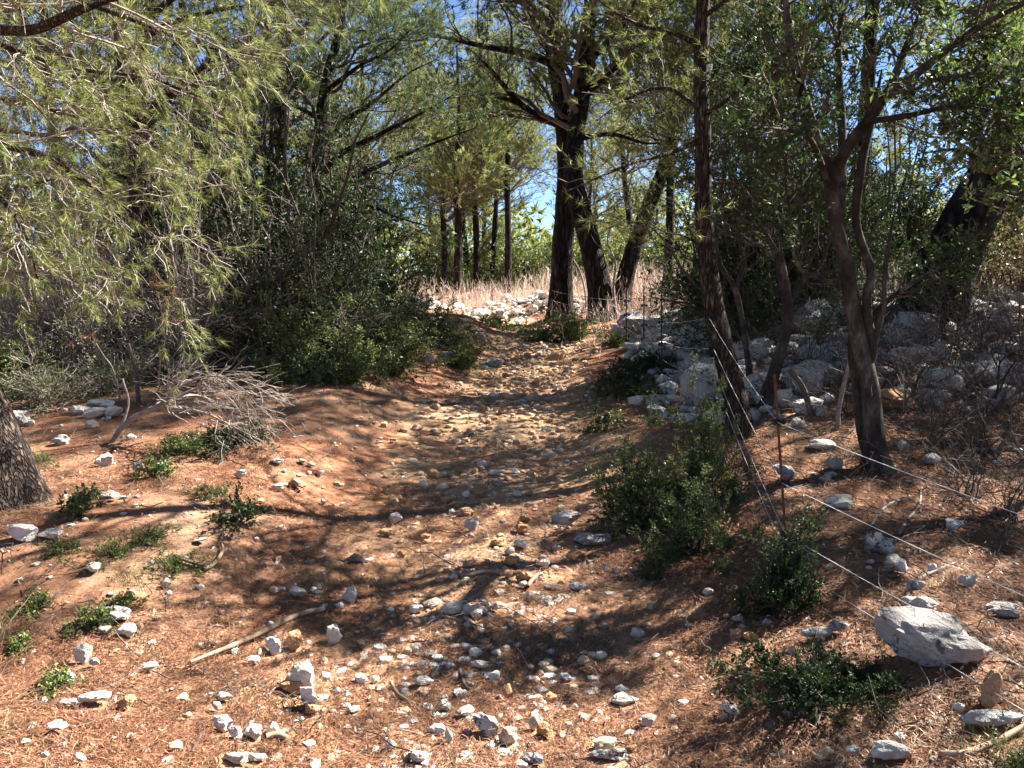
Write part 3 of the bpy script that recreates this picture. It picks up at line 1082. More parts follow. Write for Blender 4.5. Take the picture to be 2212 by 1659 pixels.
def pine(base, label, trunk=None, tr=(.2, .1), limbs=(), auto=0, auto_t=(.4, 1), auto_len=(1.5, 3), auto_ang=(.9, 1.5), auto_up=.15,
         n2=8, n3=6, tuft=3, nper=10, nlen=.09, nwd=.004, mats=('bark', 'twig', 'pine'), L2=(.35, .6), L3=(.12, .3),
         group=None, stems=(), bare=0, tn=12, name="pine_tree", extra_limb_foliage=True, flare=.35, droop=0.0, side=.6, cat="pine tree"):
    """trunk / stems / limbs are world-space polylines; returns the root Empty"""
    root = empty(name, base, label, cat, group)
    b3 = np.asarray(base, float)
    mbt = MB()
    fine_tube(mbt, trunk, tr, tn, .09, .07, flare=flare)
    t_ob = mbt.build("trunk", M[mats[0]], root, True, origin=b3)
    for sp, sr in stems:
        m2 = MB(); fine_tube(m2, sp, sr, tn, .09, .07)
        m2.build("stem", M[mats[0]], root, True, origin=b3)
    for lp, lr in limbs:
        m2 = MB(); fine_tube(m2, lp, lr, 7, .12, .06)
        m2.build("limb", M[mats[0]], root, True, origin=b3)
    arrP, arrR = [], []
    if limbs:
        P, R = limbs_to_arrays(limbs)
        arrP.append(P); arrR.append(R)
    cr = MB()
    if auto:
        Pt = catmull(trunk, 24)[None]; Rt = np.interp(np.linspace(0, 1, 24), np.linspace(0, 1, len(tr)), tr)[None]
        P, R = spawn(Pt, Rt, auto, auto_t[0], auto_t[1], auto_len, auto_ang, 10, .38, (0, 0, .12), auto_up, .035, rmin=.008)
        batch_tubes(cr, P, R, 5, mat=0)
        arrP.append(P); arrR.append(R)
    P = np.concatenate(arrP); R = np.concatenate(arrR)
    P2, R2 = spawn(P, R, n2, .18, 1.0, L2, (.5, 1.15), 7, .36, (0, 0, .05 - droop), .12, .05, True, .0032, side)
    batch_tubes(cr, P2, R2, 4, mat=0)
    P3, R3 = spawn(P2, R2, n3, .2, 1.0, L3, (.35, 1.0), 5, .45, (0, 0, .1 - droop), .1, .07, False, .0018)
    ribbons(cr, P3, R3 * 1.2, mat=0)
    if bare:
        P4, R4 = spawn(P3, R3, bare, .1, .95, (.05, .22), (.4, 1.2), 4, .6, (0, 0, -.15), 0, .09, False, .0015)
        ribbons(cr, P4, R4 * 1.2, mat=0)
    if tuft and nper:
        p, d, _ = along(P3, tuft, .45, 1.0)
        needles(cr, p, d, nper, nlen, nwd, (.2, 1.05))
        tip = P3[:, -1]; td = norm(P3[:, -1] - P3[:, -2])
        needles(cr, tip, td, nper, nlen * 1.1, nwd, (.05, .75), tb=.12)
    cr.build("crown", [M[mats[1]], M[mats[2]]], root, origin=b3)
    return root


def P_(*pts):
    """polyline from (qx, qy, d) triples"""
    return np.array([W(*p) for p in pts])


# --- near pine on the left edge
bA = G(8, 1092)
pine(bA, "near pine at the left edge, trunk base lit, twiggy boughs overhead",
     np.vstack([bA - [0, 0, .1], bA + [-.12, .05, .5], bA + [-.5, .1, 1.6], bA + [-.9, .2, 3.0], bA + [-1.0, .3, 4.6], bA + [-.9, .3, 6.5]]), (.17, .14, .13, .11, .09, .05),
     limbs=[(P_((-260, 60, 5.9), (-60, 62, 5.3), (60, 66, 5.1), (120, 45, 5.0), (180, 18, 5.0), (250, -8, 5.1), (420, -60, 5.4), (600, -70, 5.8)), (.05, .042, .038, .034, .03, .026, .018, .008)),
            (P_((-260, 190, 6.0), (-60, 210, 6.2), (60, 222, 6.3), (130, 242, 6.4), (200, 268, 6.5), (280, 300, 6.7), (360, 310, 6.9)), (.045, .036, .03, .026, .02, .014, .006)),
            (P_((-200, 260, 5.6), (-40, 300, 5.4), (60, 328, 5.3), (115, 342, 5.3), (190, 396, 5.3), (260, 438, 5.3), (330, 505, 5.4), (395, 570, 5.5)), (.036, .03, .028, .026, .022, .016, .01, .004)),
            (P_((-200, 330, 5.2), (-40, 400, 5.0), (20, 450, 4.9), (60, 520, 4.9), (80, 600, 5.0)), (.03, .022, .018, .012, .005)),
            (P_((-220, 0, 6.3), (40, 110, 6.3), (180, 150, 6.4), (330, 170, 6.6), (480, 230, 6.8)), (.04, .03, .022, .016, .006)),
            (P_((-220, -120, 5.6), (80, -30, 5.5), (280, 40, 5.6), (420, 95, 5.8), (560, 120, 6.0)), (.04, .03, .022, .016, .006)),
            ],
     n2=16, n3=9, tuft=3, nper=12, nlen=.085, nwd=.0036, bare=2, mats=('bark_near', 'twig_pale', 'pine'), L2=(.22, .42), L3=(.12, .34), droop=.25, flare=.5)

nearpine = [o for o in bpy.data.objects if o.name == "pine_tree"][0]
for q in ((565, 62, 5.8), (578, 68, 5.85), (430, 95, 5.7), (405, 200, 6.6), (240, 140, 6.4), (330, 190, 6.5), (610, 100, 6.0), (130, 250, 6.3), (545, 118, 5.9), (180, 160, 6.3)):
    v, f = rock_shape(2, np.random.default_rng(int(q[0])), 3, .12)
    b = MB(); b.add(v * np.array([.036, .036, .05]) + W(*q), f)
    b.build("cone", M['twig_dark'], nearpine, origin=nearpine.location)
for q in ((172, 728, 5.0), (205, 722, 5.0), (338, 588, 5.4), (332, 612, 5.4), (345, 640, 5.4), (372, 695, 5.4)):
    b = MB()
    pt = W(*q)[None]
    needles(b, np.repeat(pt, 3, 0) + rng.normal(size=(3, 3)) * .025, norm(rng.normal(size=(3, 3)) + np.array([0, 0, -.6])), 9, .075, .003, (.1, 1.0), mat=0)
    b.build("dead_spray", M['deadleaf'], nearpine, origin=nearpine.location)

# --- lit pine behind it with forked trunk
bI = np.array([*W(300, 640, 11.0)[:2], 0]); bI[2] = H(bI[0], bI[1])
pine(bI, "sunlit pine with a forked pale trunk behind the left shrubs",
     np.vstack([bI, P_((305, 520, 11), (302, 400, 11), (300, 290, 11), (278, 232, 11), (262, 130, 11.1), (255, 0, 11.3), (262, -180, 11.4))]), (.19, .17, .16, .14, .11, .09, .06, .03),
     stems=[(P_((300, 290, 11), (292, 230, 10.9), (296, 170, 10.9), (320, 40, 10.8), (350, -120, 10.8)), (.12, .10, .08, .06, .03))],
     limbs=[(P_((300, 290, 11), (335, 230, 10.7), (390, 180, 10.4), (470, 130, 10.2), (560, 110, 10)), (.06, .05, .035, .02, .008)),
            (P_((300, 290, 11), (340, 250, 11.3), (400, 235, 11.6), (470, 230, 12)), (.05, .04, .025, .008)),
            (P_((262, 130, 11), (350, 60, 10.4), (480, 20, 10), (620, 10, 9.6)), (.05, .04, .025, .008)),
            (P_((320, 40, 10.8), (450, -60, 10.6), (600, -90, 10.4), (740, -60, 10.2)), (.05, .035, .02, .008)),
            (P_((302, 400, 11), (240, 370, 10.4), (150, 380, 10), (60, 400, 9.8)), (.05, .035, .02, .008)),
            (P_((302, 420, 11), (380, 400, 10.4), (440, 420, 10)), (.04, .03, .008))],
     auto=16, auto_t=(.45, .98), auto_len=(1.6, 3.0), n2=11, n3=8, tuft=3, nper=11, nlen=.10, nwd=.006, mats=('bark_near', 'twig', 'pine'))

bJ = np.array([*W(560, 640, 15.0)[:2], 0]); bJ[2] = H(bJ[0], bJ[1])
pine(bJ, "bright sunlit pine rising behind the dark thicket",
     np.vstack([bJ, P_((580, 450, 15), (600, 300, 15), (610, 120, 15), (600, -60, 15), (610, -260, 15))]), (.22, .2, .17, .13, .09, .03),
     auto=34, auto_t=(.38, 1), auto_len=(1.8, 3.4), n2=10, n3=7, tuft=3, nper=10, nlen=.12, nwd=.008)

# --- dark pine in the thicket, boughs sweeping up and right
bH = np.array([*W(692, 640, 12.0)[:2], 0]); bH[2] = H(bH[0], bH[1])
pine(bH, "dark pine in the left thicket with boughs sweeping towards the path",
     np.vstack([bH, P_((690, 480, 12), (688, 360, 12), (694, 260, 12), (706, 170, 12), (735, 60, 12), (760, -80, 12))]), (.15, .13, .12, .10, .08, .06, .02),
     limbs=[(P_((690, 380, 12), (740, 330, 11.8), (820, 290, 11.6), (900, 250, 11.4), (980, 205, 11.2)), (.05, .04, .03, .02, .007)),
            (P_((690, 420, 12), (760, 385, 11.8), (850, 345, 11.6), (930, 312, 11.5), (1030, 275, 11.4)), (.05, .04, .03, .02, .007)),
            (P_((690, 330, 12), (730, 270, 12.1), (800, 225, 12.2), (880, 160, 12.3), (940, 130, 12.4)), (.05, .04, .03, .02, .007)),
            (P_((694, 260, 12), (640, 230, 11.7), (580, 220, 11.4), (520, 215, 11.2)), (.04, .03, .02, .007)),
            (P_((690, 450, 12), (780, 440, 11.4), (860, 470, 11), (930, 490, 10.8)), (.04, .03, .02, .007)),
            (P_((700, 200, 12), (780, 140, 11.6), (840, 110, 11.4), (890, 60, 11.2)), (.04, .03, .02, .007))],
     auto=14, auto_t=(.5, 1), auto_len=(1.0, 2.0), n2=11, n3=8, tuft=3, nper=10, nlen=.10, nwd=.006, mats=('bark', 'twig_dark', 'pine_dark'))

# --- twin pines by the path's bend
bB = G(1212, 690)
dB = bB[1]
pine(bB, "thick upright pine trunk, left of the twin pines by the bend",
     np.vstack([bB - [0, 0, .1], P_((1212, 640, dB), (1216, 520, dB), (1224, 390, dB), (1220, 300, dB), (1212, 210, dB), (1196, 110, dB), (1200, 20, dB), (1210, -120, dB), (1220, -300, dB))]), (.27, .255, .24, .225, .21, .2, .16, .13, .1, .04),
     limbs=[(P_((1200, 140, dB), (1130, 115, dB - .3), (1060, 103, dB - .6), (990, 88, dB - 1), (920, 72, dB - 1.3), (860, 60, dB - 1.6)), (.11, .09, .07, .05, .035, .01)),
            (P_((1200, 266, dB), (1150, 245, dB - .3), (1105, 205, dB - .6), (1060, 150, dB - .8), (1020, 110, dB - 1)), (.10, .085, .07, .045, .01)),
            (P_((1130, 228, dB - .5), (1080, 210, dB - .8), (1020, 205, dB - 1.2), (960, 215, dB - 1.6)), (.06, .05, .03, .01)),
            (P_((1200, 262, dB), (1130, 252, dB + .4), (1060, 250, dB + .8), (990, 262, dB + 1.0)), (.08, .06, .04, .01)),
            (P_((1196, 100, dB), (1150, 40, dB), (1120, -40, dB)), (.07, .05, .02)),
            (P_((1205, 60, dB), (1100, -20, dB - 1), (980, -40, dB - 1.6), (880, -30, dB - 2)), (.07, .05, .03, .01))],
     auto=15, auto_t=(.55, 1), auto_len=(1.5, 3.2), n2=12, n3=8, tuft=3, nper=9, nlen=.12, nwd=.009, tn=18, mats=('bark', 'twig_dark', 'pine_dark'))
bB2 = G(1300, 694)
d2 = bB2[1]
pine(bB2, "thick leaning pine trunk, right of the twin pines by the bend",
     np.vstack([bB2 - [0, 0, .1], P_((1298, 650, d2), (1282, 560, d2), (1256, 460, d2), (1240, 390, d2 + .2), (1242, 300, d2 + .6), (1255, 220, d2 + .8), (1268, 100, d2 + .9), (1280, -60, d2 + 1), (1290, -260, d2 + 1))]), (.27, .25, .235, .22, .2, .19, .17, .14, .1, .04),
     limbs=[(P_((1255, 220, d2 + .8), (1310, 160, d2 + .6), (1380, 120, d2 + .4), (1450, 100, d2)), (.09, .07, .04, .01)),
            (P_((1245, 300, d2 + .6), (1320, 290, d2), (1400, 310, d2 - .6), (1470, 300, d2 - 1)), (.07, .05, .03, .01)),
            (P_((1262, 150, d2 + .9), (1340, 60, d2 + .5), (1440, 0, d2)), (.08, .05, .01))],
     auto=24, auto_t=(.42, 1), auto_len=(1.6, 3.4), n2=11, n3=8, tuft=3, nper=9, nlen=.12, nwd=.009, tn=18, mats=('bark', 'twig', 'pine'))
bC = G(1338, 668)
dC = bC[1]
pine(bC, "dark pine trunk leaning right behind the far fence posts",
     np.vstack([bC - [0, 0, .1], P_((1342, 640, dC), (1362, 560, dC), (1392, 470, dC), (1424, 390, dC), (1450, 310, dC), (1490, 200, dC), (1520, 80, dC), (1545, -80, dC))]), (.21, .2, .185, .17, .16, .14, .11, .08, .03),
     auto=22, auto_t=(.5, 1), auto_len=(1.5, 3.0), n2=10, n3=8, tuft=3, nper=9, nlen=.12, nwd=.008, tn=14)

# --- slim pine at the fence
bD = G(1602, 940)
dD = bD[1]
D_TR = np.vstack([bD - [0, 0, .08], P_((1592, 880, dD), (1566, 770, dD), (1542, 660, dD), (1526, 540, dD), (1519, 420, dD), (1519, 300, dD), (1514, 180, dD), (1516, 60, dD), (1524, -60, dD), (1540, -260, dD), (1560, -480, dD))])
pine(bD, "slim rough-barked pine carrying the fence wires", D_TR, (.105, .098, .088, .08, .074, .068, .064, .06, .055, .05, .04, .02),
     limbs=[(P_((1519, 300, dD), (1450, 330, dD - .3), (1370, 350, dD - .6), (1290, 385, dD - .9), (1220, 415, dD - 1.1)), (.022, .018, .014, .01, .003)),
            (P_((1517, 240, dD), (1440, 190, dD + .3), (1360, 210, dD + .5), (1290, 260, dD + .7)), (.022, .018, .012, .003)),
            (P_((1514, 100, dD), (1450, 70, dD - .2), (1370, 50, dD - .4), (1290, 0, dD - .6)), (.024, .02, .014, .004)),
            (P_((1519, 250, dD), (1580, 210, dD - .3), (1640, 150, dD - .5), (1690, 120, dD - .7)), (.02, .016, .01, .003)),
            (P_((1526, 540, dD), (1480, 510, dD - .2), (1430, 500, dD - .4), (1390, 470, dD - .5)), (.012, .009, .007, .003)),
            (P_((1516, 40, dD), (1600, -20, dD - .3), (1700, -60, dD - .5)), (.022, .016, .004))],
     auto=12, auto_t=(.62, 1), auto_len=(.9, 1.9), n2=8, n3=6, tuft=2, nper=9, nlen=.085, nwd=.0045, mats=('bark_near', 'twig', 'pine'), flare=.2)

# --- thick burnt pine at the right
bF = np.array([*W(2020, 660, 9.5)[:2], 0]); bF[2] = H(bF[0], bF[1])
pine(bF, "thick blackened pine trunk leaning right at the picture's right side",
     np.vstack([bF - [0, 0, .15], P_((2028, 620, 9.5), (2060, 540, 9.5), (2105, 450, 9.5), (2150, 370, 9.5), (2205, 270, 9.5), (2280, 120, 9.5), (2350, -60, 9.5), (2400, -260, 9.5))]), (.33, .31, .29, .28, .27, .25, .2, .14, .05),
     auto=16, auto_t=(.72, 1), auto_len=(1.4, 2.8), n2=10, n3=8, tuft=3, nper=10, nlen=.10, nwd=.006, mats=('bark_burnt', 'twig_dark', 'pine'), tn=16, flare=.25)


# --- broadleaf evergreens
def oak(base, label, trunk, tr, limbs, n2=8, n3=7, n4=0, nleaf=6, leaf=(.035, .02), mats=('bark_oak', 'twig_dark', 'oak'), auto=0, auto_t=(.4, 1), auto_len=(.8, 1.6),
        L2=(.3, .55), L3=(.15, .4), group=None, name="oak_tree", cat="oak tree", stems=(), flare=.75, t2=(.2, 1.0), up=.2):
    root = empty(name, base, label, cat, group)
    b3 = np.asarray(base, float)
    m2 = MB(); fine_tube(m2, trunk, tr, 12, .06, .05, flare=flare)
    m2.build("trunk", M[mats[0]], root, True, origin=b3)
    for sp, sr in stems:
        m2 = MB(); fine_tube(m2, sp, sr, 10, .06, .05)
        m2.build("stem", M[mats[0]], root, True, origin=b3)
    for lp, lr in limbs:
        m2 = MB(); fine_tube(m2, lp, lr, 8, .08, .06)
        m2.build("limb", M[mats[0]], root, True, origin=b3)
    cr = MB()
    arrP, arrR = [], []
    if limbs:
        P, R = limbs_to_arrays(limbs); arrP.append(P); arrR.append(R)
    if auto:
        Pt = catmull(trunk, 20)[None]; Rt = np.interp(np.linspace(0, 1, 20), np.linspace(0, 1, len(tr)), tr)[None]
        P, R = spawn(Pt, Rt, auto, auto_t[0], auto_t[1], auto_len, (.5, 1.2), 10, .45, (0, 0, .1), .25, .04, rmin=.006)
        batch_tubes(cr, P, R, 5, mat=0); arrP.append(P); arrR.append(R)
    P = np.concatenate(arrP); R = np.concatenate(arrR)
    P2, R2 = spawn(P, R, n2, t2[0], t2[1], L2, (.5, 1.2), 6, .5, (0, 0, .08), up, .07, True, .003)
    batch_tubes(cr, P2, R2, 4, mat=0)
    P3, R3 = spawn(P2, R2, n3, .2, 1, L3, (.4, 1.2), 5, .5, (0, 0, 0), .1, .09, False, .0018)
    ribbons(cr, P3, R3 * 1.2, mat=0)
    p, d, _ = along(P3, nleaf, .25, 1.0)
    leaves(cr, p, d, leaf[0], leaf[1])
    cr.build("crown", [M[mats[1]], M[mats[2]]], root, origin=b3)
    return root


bE = G(1892, 1018)
dE = bE[1]
oak(bE, "forked evergreen oak with pale right stems beyond the fence",
    np.vstack([bE - [0, 0, .08], P_((1888, 960, dE), (1881, 853, dE), (1864, 770, dE), (1846, 690, dE), (1834, 610, dE), (1822, 545, dE), (1808, 490, dE), (1797, 420, dE), (1790, 372, dE))]),
    (.074, .070, .068, .066, .063, .060, .055, .052, .048, .044),
    [(P_((1792, 380, dE), (1760, 295, dE - .05), (1742, 233, dE - .1), (1725, 173, dE - .15), (1708, 100, dE - .2), (1700, 20, dE - .2), (1690, -120, dE - .2)), (.052, .045, .04, .034, .028, .02, .008)),
     (P_((1800, 375, dE), (1836, 310, dE - .1), (1876, 260, dE - .2), (1918, 200, dE - .3), (1981, 158, dE - .4), (2068, 90, dE - .5), (2141, 43, dE - .6), (2230, 0, dE - .7)), (.048, .044, .04, .036, .03, .025, .02, .012)),
     (P_((1812, 470, dE), (1818, 383, dE + .1), (1819, 267, dE + .2), (1811, 133, dE + .25), (1816, 33, dE + .3), (1820, -100, dE + .3)), (.04, .036, .03, .025, .018, .008)),
     (P_((1740, 233, dE), (1700, 150, dE + .3), (1640, 140, dE + .4), (1560, 160, dE + .5)), (.03, .024, .018, .006)),
     (P_((1918, 200, dE - .3), (1950, 120, dE - .2), (1990, 20, dE - .1), (2010, -80, dE)), (.028, .024, .016, .006)),
     (P_((1790, 400, dE), (1750, 300, dE - .4), (1690, 280, dE - .8), (1640, 275, dE - 1)), (.022, .018, .012, .005)),
     (P_((1875, 262, dE - .2), (1960, 250, dE - .5), (2060, 230, dE - .8), (2160, 240, dE - 1)), (.024, .02, .014, .006)),
     (P_((1808, 618, dE), (1770, 600, dE - .1), (1738, 590, dE - .15), (1716, 556, dE - .2), (1708, 470, dE - .2), (1697, 390, dE - .2), (1700, 300, dE - .2)), (.018, .016, .014, .012, .01, .007, .003)),
     (P_((1864, 700, dE + .1), (1930, 640, dE), (2010, 590, dE - .2), (2090, 560, dE - .3)), (.022, .018, .012, .004))],
    n2=13, n3=9, nleaf=8, leaf=(.046, .023), L2=(.22, .42), L3=(.10, .28), t2=(.3, 1.0),
    stems=[(P_((1884, 1000, dE + .02), (1866, 940, dE + .08), (1852, 830, dE + .1), (1842, 760, dE + .1), (1843, 690, dE + .1)), (.05, .047, .044, .04, .022)),
           (P_((1878, 790, dE), (1886, 748, dE - .03), (1874, 690, dE - .03), (1873, 636, dE - .03), (1882, 586, dE), (1850, 480, dE + .05), (1862, 350, dE + .1), (1882, 267, dE + .15), (1905, 150, dE + .2)), (.03, .034, .032, .03, .028, .034, .03, .022, .006)),
           (P_((1884, 752, dE - .04), (1898, 705, dE - .06), (1909, 660, dE - .06), (1911, 603, dE - .06), (1918, 540, dE - .05), (1935, 440, dE)), (.022, .02, .017, .015, .011, .004))])

bK1 = G(1620, 830)
dK = bK1[1]
oak(bK1, "thin dark evergreen sapling just right of the slim pine",
    np.vstack([bK1 - [0, 0, .05], P_((1617, 790, dK), (1605, 703, dK), (1586, 620, dK), (1556, 573, dK), (1545, 500, dK), (1560, 400, dK), (1570, 300, dK))]), (.035, .034, .032, .03, .026, .022, .018, .008),
    [(P_((1588, 625, dK), (1605, 570, dK), (1598, 500, dK), (1620, 400, dK), (1640, 300, dK)), (.025, .022, .018, .012, .005))],
    auto=8, auto_t=(.5, 1), n2=9, n3=8, nleaf=6, leaf=(.04, .022), flare=.2)
bK2 = G(1650, 885)
dK2 = bK2[1]
oak(bK2, "crooked dark evergreen oak between the slim pine and forked oak",
    np.vstack([bK2 - [0, 0, .05], P_((1655, 860, dK2), (1676, 792, dK2), (1696, 720, dK2), (1702, 670, dK2), (1692, 603, dK2), (1680, 540, dK2), (1670, 450, dK2), (1680, 340, dK2), (1690, 230, dK2))]), (.06, .058, .055, .052, .05, .046, .042, .035, .028, .01),
    [(P_((1700, 660, dK2), (1740, 600, dK2 + .3), (1800, 585, dK2 + .5), (1850, 560, dK2 + .8)), (.035, .03, .02, .008)),
     (P_((1685, 560, dK2), (1640, 480, dK2 - .3), (1600, 430, dK2 - .4)), (.03, .02, .006)),
     (P_((1672, 470, dK2), (1730, 400, dK2 + .3), (1770, 340, dK2 + .5)), (.028, .02, .006))],
    auto=12, auto_t=(.45, 1), auto_len=(.8, 1.6), n2=10, n3=8, nleaf=6, leaf=(.042, .024), flare=.4)
# glossy leafed tree entering from the right edge
bR = np.array([4.2, 5.4, 0]); bR[2] = H(4.2, 5.4)
oak(bR, "glossy bright-leaved evergreen tree entering at the right edge",
    np.vstack([bR, bR + [.05, 0, .8], bR + [-.05, -.1, 1.4], bR + [-.15, -.15, 2.0], bR + [-.2, -.2, 2.6]]), (.06, .055, .05, .035, .012),
    [(np.array([bR + [0, -.05, 1.2], *P_((2190, 420, 5.2), (2090, 330, 5.0), (1990, 330, 4.9))]), (.03, .024, .016, .005)),
     (np.array([bR + [0, -.05, 1.4], *P_((2190, 380, 5.2), (2110, 290, 5.1), (2030, 250, 5.0))]), (.03, .024, .016, .005)),
     (np.array([bR + [0, -.05, 1.5], *P_((2215, 330, 4.9), (2160, 260, 4.7), (2100, 330, 4.6))]), (.03, .022, .014, .005)),
     (np.array([bR + [0, -.05, 1.7], *P_((2210, 260, 5.2), (2150, 170, 5.1), (2090, 110, 5.1))]), (.03, .022, .014, .005))],
    auto=6, auto_t=(.5, 1), auto_len=(.5, .9), n2=10, n3=7, nleaf=8, leaf=(.058, .028), mats=('bark_oak', 'twig', 'bright'), L2=(.18, .34), L3=(.10, .26))


# ------------------------------------------------------------------ shrubs
def shrub_mesh(rx, ry, rz, nst, ntw, nleaf, leaf, mats, twl=(.12, .3), hollow=.35, wood=True, z0=.08):
    """meshes (stems, foliage) of a shrub whose foot is at the origin"""
    st, fo = MB(), MB()
    n = nst
    d = norm(rng.normal(size=(n, 3))); d[:, 2] = np.abs(d[:, 2])
    rad = rng.uniform(.45, 1.12, n)[:, None]
    lump = 1 + .25 * np.sin(d[:, 0:1] * 5 + 1) * np.cos(d[:, 1:2] * 4)
    tip = d * np.array([rx, ry, rz]) * rad * lump
    tip[:, 2] = np.maximum(tip[:, 2], z0 * rz)
    s = np.linspace(0, 1, 8)[None, :, None]
    b0 = rng.normal(size=(n, 1, 3)) * np.array([rx * .08, ry * .08, 0])
    mid = tip[:, None] * np.array([.45, .45, .7])
    P = (1 - s) ** 2 * b0 + 2 * s * (1 - s) * mid + s * s * tip[:, None]
    P = P + np.cumsum(rng.normal(size=P.shape) * .02 * rz * (s > 0), 1)
    R = np.linspace(1, .25, 8)[None] * (.008 + .012 * rz) * rng.uniform(.5, 1.1, (n, 1)) * .7
    batch_tubes(st, P, R, 5)
    P2, R2 = spawn(P, R, max(1, int(ntw ** .5)), .25, 1, (twl[0] * 1.3, twl[1] * 1.6), (.4, 1.2), 5, .55, (0, 0, .1), .15, .07, False, .002)
    ribbons(fo, P2, R2 * 1.2, mat=0)
    P3, R3 = spawn(P2, R2, max(1, int(ntw ** .5)), .1, 1, twl, (.4, 1.2), 4, .6, (0, 0, 0), .1, .08, False, .0014)
    ribbons(fo, P3, R3 * 1.2, mat=0)
    if nleaf:
        p, dd, _ = along(P3, nleaf, .1, 1.0)
        leaves(fo, p, dd, leaf[0], leaf[1])
        p, dd, _ = along(P2, nleaf, .3, 1.0)
        leaves(fo, p, dd, leaf[0], leaf[1])
    return st.mesh("stem", M[mats[0]], True), fo.mesh("foliage", [M[mats[0]], M[mats[1]]])


SH = {
    'small': [shrub_mesh(.55, .5, .75, 36, 36, 8, (.028, .017), ('twig', 'lentisk'), (.05, .12)) for _ in range(2)],
    'cone': [shrub_mesh(.42, .4, .95, 44, 30, 9, (.030, .019), ('twig_dark', 'oak'), (.05, .13))],
    'creep': [shrub_mesh(.75, .5, .30, 28, 25, 7, (.034, .02), ('twig_dark', 'oak'), (.05, .12)), shrub_mesh(.6, .5, .28, 26, 25, 7, (.03, .018), ('twig', 'lentisk'), (.05, .12))],
    'sprig': [shrub_mesh(.16, .15, .17, 9, 9, 6, (.034, .018), ('twig', 'lentisk'), (.03, .07)), shrub_mesh(.2, .18, .2, 10, 9, 6, (.03, .018), ('twig', 'oak'), (.03, .08))],
    'mid': [shrub_mesh(1.2, 1.1, 1.9, 32, 49, 4, (.040, .022), ('twig_dark', 'oak'), (.10, .28)) for _ in range(2)],
    'open': [shrub_mesh(1.0, .9, 3.0, 15, 36, 2, (.04, .022), ('twig_dark', 'oak'), (.15, .36))],
    'tall': [shrub_mesh(1.5, 1.4, 4.0, 46, 49, 7, (.05, .028), ('twig_dark', 'oak'), (.15, .38)) for _ in range(2)],
    'twiggy': [shrub_mesh(1.3, 1.2, 1.9, 46, 49, 1, (.035, .018), ('twig_pale', 'lentisk'), (.12, .32)) for _ in range(2)],
    'dry': [shrub_mesh(.6, .55, .7, 30, 36, 2, (.027, .016), ('twig_pale', 'lentisk'), (.06, .16))],
    'bare': [shrub_mesh(.9, .8, 1.1, 15, 16, 0, (.03, .02), ('twig_dark', 'oak'), (.12, .32), z0=.2) for _ in range(2)],
    'yellow': [shrub_mesh(1.3, 1.2, 2.0, 34, 36, 5, (.045, .024), ('twig', 'yellow'), (.12, .3))],
}


def shrub(kind, x, y, label, s=1.0, sz=None, k=None, rz=None, group=None, name="shrub", cat="shrub", sy=None):
    st, fo = SH[kind][(k if k is not None else random.randrange(9)) % len(SH[kind])]
    z = float(H(x, y)) - .02
    root = empty(name, (x, y, z), label, cat, group)
    root.rotation_euler = (0, 0, random.uniform(0, 6.28) if rz is None else rz)
    root.scale = (s, sy or s, sz or s)
    for nm, me in (("stem", st), ("foliage", fo)):
        o = bpy.data.objects.new(nm, me)
        C.objects.link(o)
        o.parent = root
    return root


def shrub_q(kind, qx, qy, label, s=1.0, **kw):
    p = G(qx, qy)
    return shrub(kind, p[0], p[1], label, s, **kw)


shrub_q('small', 1400, 1130, "lentisk shrub on the path's right edge, the larger part", .8, k=0, sz=.85)
shrub_q('small', 1510, 1190, "bright low lentisk in front of the larger lentisk shrub", .62, k=1, sz=.55)
shrub_q('small', 1530, 1080, "lentisk behind the larger one, nearest the slim pine", .62, k=1, sz=.9)
shrub_q('cone', 1680, 1325, "dark cone-shaped shrub at the fence post's foot", .52, sz=.58)
shrub_q('creep', 1770, 1510, "dark creeping shrub below the fence wires", .6, k=0, rz=.3)
shrub_q('creep', 1880, 1490, "small creeping shrub at the large lichened rock's left foot", .34, k=0, rz=1.3)
shrub_q('creep', 2190, 1655, "green plant in the bottom right corner", .3, k=1)
shrub_q('sprig', 195, 1370, "spiny green seedling among white stones on the left verge", .7, k=0, cat="seedling", name="seedling")
shrub_q('sprig', 128, 1505, "green sprig in front of a white stone, lower left", .6, k=0, cat="seedling", name="seedling")
shrub_q('sprig', 265, 1310, "thin seedling beside pale grass on the left verge", .55, k=0, cat="seedling", name="seedling")
shrub_q('sprig', 30, 1410, "small green seedling at the left edge", .5, k=0, cat="seedling", name="seedling")
shrub_q('sprig', 85, 1325, "tiny seedling left of the spiny one", .6, k=0, cat="seedling", name="seedling")
shrub_q('creep', 240, 1205, "low green kermes patch on the sunlit left verge", .28, k=1)
shrub_q('creep', 150, 1190, "small kermes patch beside the flat white slabs", .26, k=1)
shrub_q('creep', 390, 1225, "green patch at the left bank's shadow edge", .30, k=1)
shrub_q('creep', 310, 1170, "kermes patch above the sunlit verge patch", .30, k=1)
shrub_q('sprig', 160, 1110, "leafy kermes seedling right of the near pine's root", 1.0, k=0)
shrub_q('creep', 85, 1005, "leafy shrub beside the near pine's trunk", .36, k=1)
shrub_q('sprig', 330, 1035, "leafy sprig with pale tips in the left litter", .85, k=0)
shrub_q('sprig', 510, 1130, "upright dark sprig on the shaded left bank", 1.0, k=1)
shrub_q('creep', 400, 975, "green undergrowth beneath the dead branch, left half", .55, k=1)
shrub_q('creep', 500, 960, "dark undergrowth beneath the dead branch, right half", .6, k=0)
shrub_q('dry', 90, 880, "half-dry bushy shrub behind the left rock patch", 1.1, k=0, sz=.8)
shrub_q('small', 20, 860, "bright bushy shrub at the left edge", 1.1, k=1, sz=.8)
shrub_q('dry', 250, 850, "leafy bush left of the dead stump sticks", .9, k=1, sz=.8)
